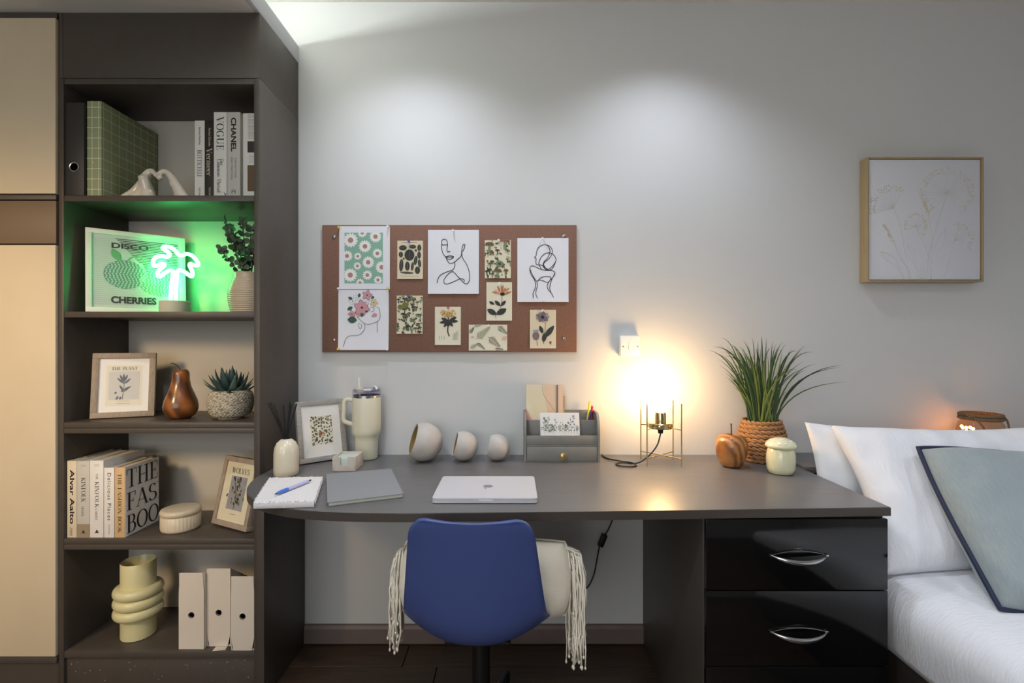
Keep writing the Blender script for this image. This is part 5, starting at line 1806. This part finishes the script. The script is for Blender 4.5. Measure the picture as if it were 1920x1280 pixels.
for k in range(17):
    ik.line([(.006 + k * .0052, -.016), (.006 + k * .0052, .016)], .0018, 0, 1)
ik.poly([(.1, -.017), (.14, -.017), (.14, .017), (.1, .017)], 1, 1).poly([(.185, -.017), (.278, -.017), (.278, .017), (.185, .017)], 2, 1)
for k in range(6):
    ik.line([(.15 + k * .005, -.012), (.15 + k * .005, .012)], .001, 0, 1)
book('art_book', 'white book with striped dark photo spine beside the shelf unit\'s right wall', bx_(455.5), XJ - .004, 1.8, 1.985, ZA, .31, 'book_white', ik, ['ink_grey', 'ink_dark', 'ink_brown'], G1)

# second shelf -----------------------------------------------------------
ZB = SH['B']
mat('foil_print', (206, 208, 212), .4, metal=.3)
mat('poster_white', (206, 206, 214), .6)
mat('cherry_teal', (96, 150, 138), .5)
mat('cherry_green', (110, 170, 130), .5)
mat('line_dark', (58, 60, 62), .6)
W_ = .3
ik = Ink()
IN = .022


def at_p(x, z):
    return (x, z)


# dark corner of fine lines, a reflection in the glass painted onto the poster
for k in range(26):
    z = .272 - k * .0062
    xs = max(.085 + k * .0052 if k < 14 else .165 + (k - 14) * .0022, .085)
    ik.line([(xs, z), (.276, z)], .0026, 1, 1, curve=False)
for k in range(34):
    z = .268 - k * .0072
    ik.line([(.024, z), (max(.06, .085 + k * .0045 - .02) if k < 30 else .2, z)], .0006, 5, 0, curve=False)
for k in range(9):
    ik.line([(.212 + k * .0075, .066), (.212 + k * .0075, .115)], .002, 1, 1, curve=False)
# two faceted fruits with stems
for cx_, cy_, rx, ry, mi in ((.112, .142, .062, .053, 2), (.206, .117, .052, .047, 3)):
    ik.ell(cx_, cy_, rx, ry, 0, mi, 2, 36)
    for j in range(-7, 8):
        zz = cy_ + j * ry / 7.6
        hw = rx * math.sqrt(max(0, 1 - ((zz - cy_) / ry) ** 2))
        nn = max(3, int(hw / .005))
        for q in range(nn):
            x = cx_ - hw + (q + .5 + .25 * (j % 2)) * 2 * hw / nn
            if abs(x - cx_) < hw * .97:
                ik.ell(x, zz, hw / nn * .62, ry / 15, 0, 0 if (mi == 3) else 4, 4, 6)
ik.leaf(.098, .19, .075, .235, .026, 3, 5).line([(.118, .19), (.13, .206), (.15, .212), (.172, .196), (.178, .165)], .0045, 3, 5)
ik.text('CHERRIES', .138, .047, .135, .026, bold=.035, mi=1, lay=5)
ik.text('DISCO', .128, .247, .11, .02, bold=.03, mi=1, lay=3)
framed('photo_frame', 'white frame with the green CHERRIES poster behind the neon palm', W_, .302, .02, .017, 'white_frame', (-1.508, 1.785, ZB + .0005), 5, 41.5, ik, ['poster_white', 'line_dark', 'cherry_teal', 'cherry_green', 'foil_print', 'ink_grey'], paper='poster_white')

# neon palm lamp
mat('neon_green', (190, 255, 220), .5, emit=(64, 255, 130), estr=13)
mat('neon_base', (196, 196, 180), .6)
npx, npy = -1.246, 1.868
pl = thing('neon_palm_lamp', 'lit green neon palm tree lamp on a round base', 'lamp', (npx, npy, ZB))
MB().lathe([(0, 0), (.049, 0), (.05, .002), (.05, .044), (.048, .046), (0, .046)], 40).build('base', 'neon_base', pl)


def npt(x, y):
    q = P(270 + x / 9.142, 450 + y / 9.142, npy)
    return Vector((q.x - npx, 0, q.z - ZB))


out_ = [(455, 1060), (470, 800), (490, 620), (500, 545), (450, 520), (370, 560), (280, 625), (235, 610), (250, 530), (330, 460), (350, 415), (290, 405), (200, 450), (155, 415), (180, 320), (270, 275), (400, 290), (440, 255), (400, 195), (325, 150), (350, 115), (440, 120), (530, 175), (600, 260), (650, 265), (740, 240), (840, 280), (920, 380), (925, 435), (860, 435), (800, 410), (785, 440), (830, 540), (825, 620), (780, 610), (700, 550), (610, 515), (575, 545), (560, 700), (545, 880), (550, 1060)]
MB().tube(catmull([npt(x, y) for x, y in out_], 5), .0068, 10).build('neon_tube', 'neon_green', pl, sharp=180)

# vase of eucalyptus
mat('ribbed_vase', (196, 180, 158), .3, coat=.3)
mat('eucalyptus', (62, 84, 62), .55, rgb2=(84, 104, 80), scale=40)
mat('twig', (70, 56, 44), .8)
vx, vy = -.966, 1.852
ev = thing('eucalyptus_vase', 'ribbed beige vase with dark eucalyptus sprigs beside the neon palm', 'vase', (vx, vy, ZB))
pr = [(0, 0), (.054, 0)]
for k in range(0, 66):
    z = .002 + k * .0022
    t = z / .147
    r_ = .056 + .012 * math.sin(pi * min(1, t * 1.15)) ** .8 - .012 * max(0, t - .55) / .45
    pr.append((r_ + (.0009 if k % 3 else -.0006), z))
pr += [(.049, .147), (.047, .14), (.05, .05), (0, .03)]
MB().lathe(pr, 48).build('vase', 'ribbed_vase', ev, sharp=60)
leaf_v = [(0, 0, 0)] + [(.5 - .5 * math.cos(a * pi / 8), .42 * math.sin(a * pi / 8), .06 * math.sin(a * pi / 8)) for a in range(1, 8)] + [(1, 0, 0)] + [(.5 - .5 * math.cos(a * pi / 8), -.42 * math.sin(a * pi / 8), .06 * math.sin(a * pi / 8)) for a in range(7, 0, -1)]
lm = MB().add([(.5, 0, -.02)] + leaf_v, [(0, i + 1, (i + 1) % len(leaf_v) + 1) for i in range(len(leaf_v))])
leaf_me = lm.mesh('leaf', 'eucalyptus', sharp=180)
rr = random.Random(6)
for tx, ty, tz in ((-.075, -.02, .345), (-.04, .03, .352), (-.005, -.03, .34), (.04, .0, .33), (-.05, -.05, .30), (.02, .04, .35), (-.085, -.03, .235), (.05, -.04, .28), (-.02, -.045, .27), (-.06, .0, .32), (.025, -.03, .31), (.06, .03, .31), (-.03, .02, .25)):
    st = catmull([(tx * .15, ty * .15, .1), (tx * .45, ty * .5, .1 + (tz - .1) * .45), (tx * .85, ty * .9, .1 + (tz - .1) * .8), (tx, ty, tz)], 6)
    so = MB().tube(st, .0014, 6).build('sprig', 'twig', ev, sharp=180)
    n_ = len(st)
    for i in range(5, n_, 2):
        d_ = (st[min(i + 1, n_ - 1)] - st[i - 1]).normalized()
        for e in (0, 1):
            a = rr.uniform(0, 6.28) if e == 0 else a + pi
            sd = Vector((math.cos(a), math.sin(a), rr.uniform(-.1, .6)))
            ax = (sd + d_ * .3).normalized()
            s_ = rr.uniform(.022, .031) * (1 - .3 * i / n_)
            up = Vector((rr.uniform(-.5, .5), -1, rr.uniform(-.2, .9)))
            y_ = up.cross(ax).normalized()
            z_ = ax.cross(y_)
            p = st[i]
            if p.x + vx + ax.x * s_ > XJ - .006 or p.z + ax.z * s_ + ZB > ZA - .026:
                continue
            share('leaf', leaf_me, so, Matrix(((ax.x * s_, y_.x * s_, z_.x * s_, p.x), (ax.y * s_, y_.y * s_, z_.y * s_, p.y), (ax.z * s_, y_.z * s_, z_.z * s_, p.z), (0, 0, 0, 1))))

# third shelf -----------------------------------------------------------
ZC = SH['C']
ik = Ink()
ik.poly([(.042, .042), (.15, .042), (.15, .19), (.042, .19)], 2, 0).poly([(.05, .064), (.142, .064), (.142, .168), (.05, .168)], 0, 2)
ik.text('THE PLANT', .096, .1785, .078, .012, 'serif', mi=1, lay=4)
ik.line([(.092, .065), (.094, .09), (.096, .12), (.094, .145)], .0018, 1, 4)
for x0, z0_, x1, z1_ in ((.096, .122, .074, .145), (.096, .122, .116, .142), (.095, .128, .082, .156), (.095, .128, .106, .156), (.095, .13, .094, .16), (.095, .095, .082, .118), (.095, .093, .112, .11), (.094, .1, .118, .112), (.094, .1, .088, .092), (.096, .125, .11, .132), (.073, .064, .08, .078), (.084, .064, .088, .076), (.07, .085, .073, .094)):
    ik.leaf(x0, z0_, x1, z1_, .007, 1, 4)
ik.line([(.08, .059), (.112, .059)], .0012, 3, 4).line([(.076, .05), (.116, .05)], .0012, 3, 4)
framed('photo_frame', 'grey-brown wood frame with the print THE PLANT on the third shelf', .192, .236, .018, .02, 'taupe_wood', (-1.515, 1.818, ZC + .0005), 8, 24, ik, ['book_grey', 'ink_dark', 'paper_ivory', 'ink_grey'])

pr_ = thing('wooden_pear', 'polished wooden pear ornament with a dark stem', 'ornament', (-1.203, 1.835, ZC), (0, 0, .6))
MB().lathe([(0, .004), (.02, .0), (.032, .002), (.045, .012), (.0535, .03), (.055, .045), (.051, .066), (.041, .092), (.032, .115), (.0275, .14), (.027, .16), (.025, .17), (.018, .177), (.008, .177), (0, .175)], 48, rfun=lambda a, z: 1 + .02 * math.cos(2 * a)).build('body', 'pear_wood', pr_, sharp=180)
MB().tube(catmull([(0, 0, .174), (-.006, .003, .184), (-.018, .01, .196), (-.03, .016, .2)], 4), [.0026, .002] + [.0018] * 10 + [.0022], 8).build('stem', 'stem_dark', pr_, sharp=180)

mat('pot_stone', (214, 206, 186), .75, kind='voronoi', rgb2=(118, 110, 94), scale=150, stretch=(1, 1, 1.5), mix=.7, bump=.3, bscale=200)  # darker tone puts the shade of the dimples into the colour
mat('succulent', (62, 88, 84), .5, rgb2=(48, 72, 70), scale=30)
mat('succulent_light', (88, 112, 98), .5)
su = thing('potted_succulent', 'blue-green succulent in a dimpled round stone pot', 'plant', (-1.026, 1.843, ZC))
pr = []
for k in range(41):
    t = k / 40
    if t < .06:
        pr.append((.042 * t / .06 + .0, .0 + .0))
    else:
        a = (t - .06) / .94
        pr.append((.042 + .033 * math.sin(a * pi * .93) ** .75, .006 + .096 * (1 - math.cos(a * pi)) / 2 + 0))
pr = [(0, 0), (.041, 0), (.042, .006)] + [p for p in pr if p[1] > .0065] + [(.038, .1), (.034, .09), (0, .088)]
MB().lathe(pr, 144, rfun=lambda a, z: 1 + (.045 * math.cos(34 * a) * math.cos(z * 560) if .01 < z < .097 else 0)).build('pot', 'pot_stone', su, sharp=80)
rr = random.Random(41)
lv = MB()


def thick_leaf(L, wd2, th2):
    m = MB()
    n_ = 9
    vs_, fs = [], []
    for i in range(n_ + 1):
        t = i / n_
        wq = wd2 * (.55 + .9 * math.sin(pi * min(1, t * .9 + .08)) * .55) * (1 - t ** 3.2)
        y_ = -.12 * L * math.sin(t * pi * .9)
        for k in range(6):
            a = 2 * pi * k / 6
            vs_.append((wq / 2 * math.cos(a), y_ + th2 / 2 * math.sin(a) * (1 - t ** 3), t * L))
    for i in range(n_):
        for k in range(6):
            fs.append((i * 6 + k, i * 6 + (k + 1) % 6, (i + 1) * 6 + (k + 1) % 6, (i + 1) * 6 + k))
    return m.add(vs_, fs)


sl = [thick_leaf(1, .26, .1).mesh('leaf', 'succulent', sharp=180), thick_leaf(1, .28, .1).mesh('leaf', 'succulent_light', sharp=180)]
for ring, (n_, tilt, L) in enumerate(((12, 66, .085), (11, 48, .098), (9, 30, .1), (6, 14, .098), (2, 4, .09))):
    for k in range(n_):
        a = 2 * pi * (k + .37 * ring) / n_ + rr.uniform(-.12, .12)
        tl = math.radians(tilt + rr.uniform(-7, 7))
        q = L * rr.uniform(.85, 1.12)
        mx = Matrix.Translation((.006 * math.cos(a), .006 * math.sin(a), .09)) @ Matrix.Rotation(a + pi / 2, 4, 'Z') @ Matrix.Rotation(tl, 4, 'X') @ Matrix.Diagonal((q, q, q, 1))
        tipx = -1.026 + math.cos(a) * math.sin(tl) * q
        share('leaf', sl[0 if ring != 1 or k % 3 else 1], su, mx)

# fourth shelf -----------------------------------------------------------
ZD = SH['D']
kx = 1.748 / F
G2 = 'design books on the fourth shelf'
ik = Ink().text('Alvar Aalto', .124, .001, .188, .0155, bold=.02).text('Jari Jetsonen', .243, -.006, .03, .004).text('Sirkkaliisa', .246, .0, .026, .004)
book('design_book', 'cream book lettered Alvar Aalto, leftmost on the fourth shelf', bx_(126), bx_(143.5), 1.748, 1.945, ZD, .266, 'book_cream', ik, ['ink_black'], G2)
ik = Ink().poly([(.219, -.0222), (.2655, -.0222), (.2655, .0222), (.219, .0222)], 1, 0).text('KINFOLK', .1, .001, .085, .0155, 'serif', lay=2).text('TRAVEL', .174, -.002, .036, .008, 'serif', lay=2).poly([(.238, .001), (.25, -.006), (.25, .008)], 0, 3)
ik.line([(.014, -.008), (.014, .009)], .001, 1, 1).line([(.018, -.008), (.018, .009)], .001, 1, 1)
book('design_book', 'pale grey book lettered KINFOLK TRAVEL with a taupe foot', bx_(144), bx_(168), 1.748, 1.945, ZD, .266, 'book_grey', ik, ['ink_dark', 'book_taupe'], G2)
ik = Ink().text('THE', .055, .001, .021, .007, 'serif').text('KINFOLK', .118, .001, .09, .0145, 'serif').text('GARDEN', .186, -.001, .04, .008, 'serif').poly([(.238, .001), (.25, -.006), (.25, .008)], 0, 3)
ik.line([(.014, -.008), (.014, .009)], .001, 1, 1).line([(.018, -.008), (.018, .009)], .001, 1, 1)
book('design_book', 'white book lettered THE KINFOLK GARDEN on the fourth shelf', bx_(168.5), bx_(194), 1.748, 1.945, ZD, .267, 'book_white', ik, ['ink_dark', 'book_taupe'], G2)
ik = Ink().text('Delicious Places', .1, .001, .164, .0125, track=1.25).text('new food culture', .213, .001, .034, .004)
book('design_book', 'cream book lettered Delicious Places on the fourth shelf', bx_(195), bx_(214), 1.748, 1.935, ZD, .242, 'book_white', ik, ['ink_dark'], G2)
ik = Ink().text('THE FASHION BOOK', .124, 0, .205, .0135, 'serif')
si = Ink()
for s_, z, L in (('THE', .2, .152), ('FASH', .12, .21), ('BOOK', .041, .215)):
    si.text(s_, .005 + L / 2, z, L, .064, 'serif', lay=2)
si = clipped(si, (.002, .005, .1625, .239))
book('design_book', 'tan-spined book with giant THE FASHION BOOK letters on its cover', bx_(215), bx_(234), 1.748, 1.915, ZD, .243, 'book_tan', ik, ['ink_black'], G2)
fbk = [o_ for o_ in bpy.data.objects if o_.get('label', '').startswith('tan-spined')][0]
xq = bx_(234)
MB().box(xq, xq + .0008, 1.75, 1.915, ZD + .001, ZD + .2425).build('front_board', 'book_white', fbk, world=True)
si.put(MB(), lambda a, b_, hh: (xq + .0008 + hh, 1.75 + a, ZD + b_)).build('cover_print', 'ink_black', fbk, world=True, merge=0, recalc=False, sharp=180)

mat('ribbed_ceramic', (206, 194, 172), .35)
rb = thing('ribbed_box', 'round ribbed beige ceramic box with a lid', 'box', (-1.205, 1.838, ZD))
MB().lathe([(0, 0), (.058, 0), (.062, .003), (.063, .01), (.063, .052), (.06, .0545), (0, .0545)], 160, rfun=lambda a, z: 1 + .022 * (abs(math.cos(17 * a)) - .5) * (.004 < z < .053)).build('body', 'ribbed_ceramic', rb, sharp=60)
MB().lathe([(0, .055), (.061, .055), (.0645, .057), (.065, .067), (.0625, .073), (.055, .0755), (0, .077)], 160, rfun=lambda a, z: 1 + .016 * (abs(math.cos(17 * a)) - .5) * (z < .072)).build('lid', 'ribbed_ceramic', rb, sharp=60)

ik = Ink()
ik.poly([(.056, .06), (.146, .06), (.146, .178), (.056, .178)], 0, 0).text('WOLVES', .1, .198, .1, .02, 'serif', mi=1, lay=2)
rr = random.Random(15)
for k in range(46):
    x, z = rr.gauss(.1, .016), rr.uniform(.075, .165)
    a = rr.uniform(.8, 2.4)
    ik.leaf(x, z, x + .014 * math.cos(a), z + .014 * math.sin(a), .007, rr.choice([1, 1, 2, 3]), 3)
ik.line([(.1, .064), (.1, .12)], .003, 1, 2).line([(.085, .045), (.115, .045)], .0015, 3, 2)
framed('photo_frame', 'light wood frame with the print WOLVES behind the desk end', .198, .246, .032, .018, 'taupe_wood', (-1.1, 1.898, ZD + .0005), 13, -27.5, ik, ['ink_grey', 'ink_dark', 'ink_olive', 'ink_brown'], paper='paper_cream', easel=False)

# bottom shelf -----------------------------------------------------------
ZE = SH['E']
mat('vase_yellow', (214, 207, 160), .35, coat=.2)
rv = thing('ring_vase', 'pale yellow vase with three fat rings around its middle', 'vase', (-1.362, 1.842, ZE))
pr = [(0, 0), (.05, 0), (.0535, .002), (.0545, .008), (.0545, .068)]
for k in range(3):
    zc = .093 + k * .037
    pr += [(.055 + .0225 * max(0, math.cos(a)) ** .6, zc + .0185 * math.sin(a)) for a in [(-pi / 2 + pi * j / 10) for j in range(11)]]
pr += [(.0545, .19), (.0545, .268), (.053, .271), (.051, .268), (.051, .1), (0, .05)]
MB().lathe(pr, 56).build('body', 'vase_yellow', rv, sharp=50)

mat('file_white', (216, 206, 192), .65)
G3 = 'white magazine files on the bottom shelf'
for i, (xa, xb, y0, zt, lb) in enumerate(((335, 385, 1.752, .264, 'leftmost of the white magazine files with a finger hole'), (385.7, 432, 1.768, .272, 'tallest white magazine file, set back between the two others'), (432.8, 478.4, 1.744, .256, 'rightmost of the white magazine files against the shelf wall'))):
    k_ = y0 / F
    a, b = (xa - 960) * k_, (xb - 960) * k_
    if i == 2:
        b = min(b, XJ - .002)
    elif i == 0:
        b = -1.0685
    else:
        a = -1.068
    t = thing('magazine_file', lb, 'magazine file', ((a + b) / 2, y0 + .13, ZE), group=G3)
    yb = y0 + .25
    th_ = .0022
    zb_ = ZE + .0006
    hole = (a + b) / 2, zb_ + .118
    fp = MB()
    # front with a real round hole
    n_ = 24
    vo = []
    for k in range(n_):
        q = 2 * pi * k / n_
        c_, s_ = math.cos(q), math.sin(q)
        m_ = min((b - a) / 2 / max(abs(c_), 1e-6), ((zb_ + zt - hole[1]) if s_ > 0 else (hole[1] - zb_)) / max(abs(s_), 1e-6))
        vo.append((hole[0] + c_ * m_, hole[1] + s_ * m_))
    cor = [(a, zb_), (b, zb_), (b, zb_ + zt), (a, zb_ + zt)]
    for yy, fl2 in ((y0, False), (y0 + th_, True)):
        fp.add([(x, yy, z) for x, z in vo] + [(hole[0] + .0088 * math.cos(2 * pi * k / n_), yy, hole[1] + .0088 * math.sin(2 * pi * k / n_)) for k in range(n_)], [(k, (k + 1) % n_, n_ + (k + 1) % n_, n_ + k) for k in range(n_)])
        for cx_, cz_ in cor:
            near = sorted(range(n_), key=lambda k: (vo[k][0] - cx_) ** 2 + (vo[k][1] - cz_) ** 2)[:2]
            fp.add([(cx_, yy, cz_), (vo[near[0]][0], yy, vo[near[0]][1]), (vo[near[1]][0], yy, vo[near[1]][1])], [(0, 1, 2)])
    fp.lathe([(.0088, 0), (.0088, -th_)], n_, mx=Matrix.Translation((hole[0], y0, hole[1])) @ Matrix.Rotation(pi / 2, 4, 'X'))
    fp.build('front', 'file_white', t, world=True, merge=0, recalc=False)
    sp = [(y0 + th_, zb_), (yb, zb_), (yb, zb_ + .1), (y0 + .02, zb_ + zt - .012), (y0 + th_, zb_ + zt)]
    for xx in (a, b - th_):
        MB().prism(sp, xx, xx + th_, lambda p, q, h: (h, p, q)).build('side', 'file_white', t, world=True)
    MB().box(a + th_, b - th_, yb - th_, yb, zb_, zb_ + .1).build('back', 'file_white', t, world=True)
    MB().box(a + th_, b - th_, y0 + th_, yb - th_, zb_, zb_ + th_).build('bottom', 'file_white', t, world=True)
    MB().box(a + .006, b - .006, y0 + .012, yb - .006, zb_ + .003, zb_ + .092).build('dark_contents', 'black', t, world=True)
    MB().lathe([(.0088, 0), (.0105, 0), (.0105, .0008), (.0088, .0008), (.0088, 0)], 24, mx=Matrix.Translation((hole[0], y0, hole[1])) @ Matrix.Rotation(pi / 2, 4, 'X')).build('hole_rim', 'black', t, world=True)
ps = MB().add([(-.018, -.012, 0), (.024, -.006, .0), (.02, .012, .0), (-.02, .012, .0), (-.018, -.012, .0012), (.024, -.006, .0035), (.02, .012, .0012), (-.02, .012, .0012)], [(3, 2, 1, 0), (4, 5, 6, 7), (0, 1, 5, 4), (1, 2, 6, 5), (2, 3, 7, 6), (3, 0, 4, 7)]).build('paper_scrap', 'file_white')
ps.location = (P(412, 1216, 1.755).x, 1.7545, ZE + .0003)
tag(ps, 'small scrap of white paper under the middle magazine file', 'paper')

# ------------------------------------------------------------------ set everything down a hair above what carries it
for o in bpy.data.objects:
    if o.parent is None and 'category' in o and any(abs(o.location.z - z) < 1e-6 for z in [T] + list(SH.values())):
        o.location.z += .0006
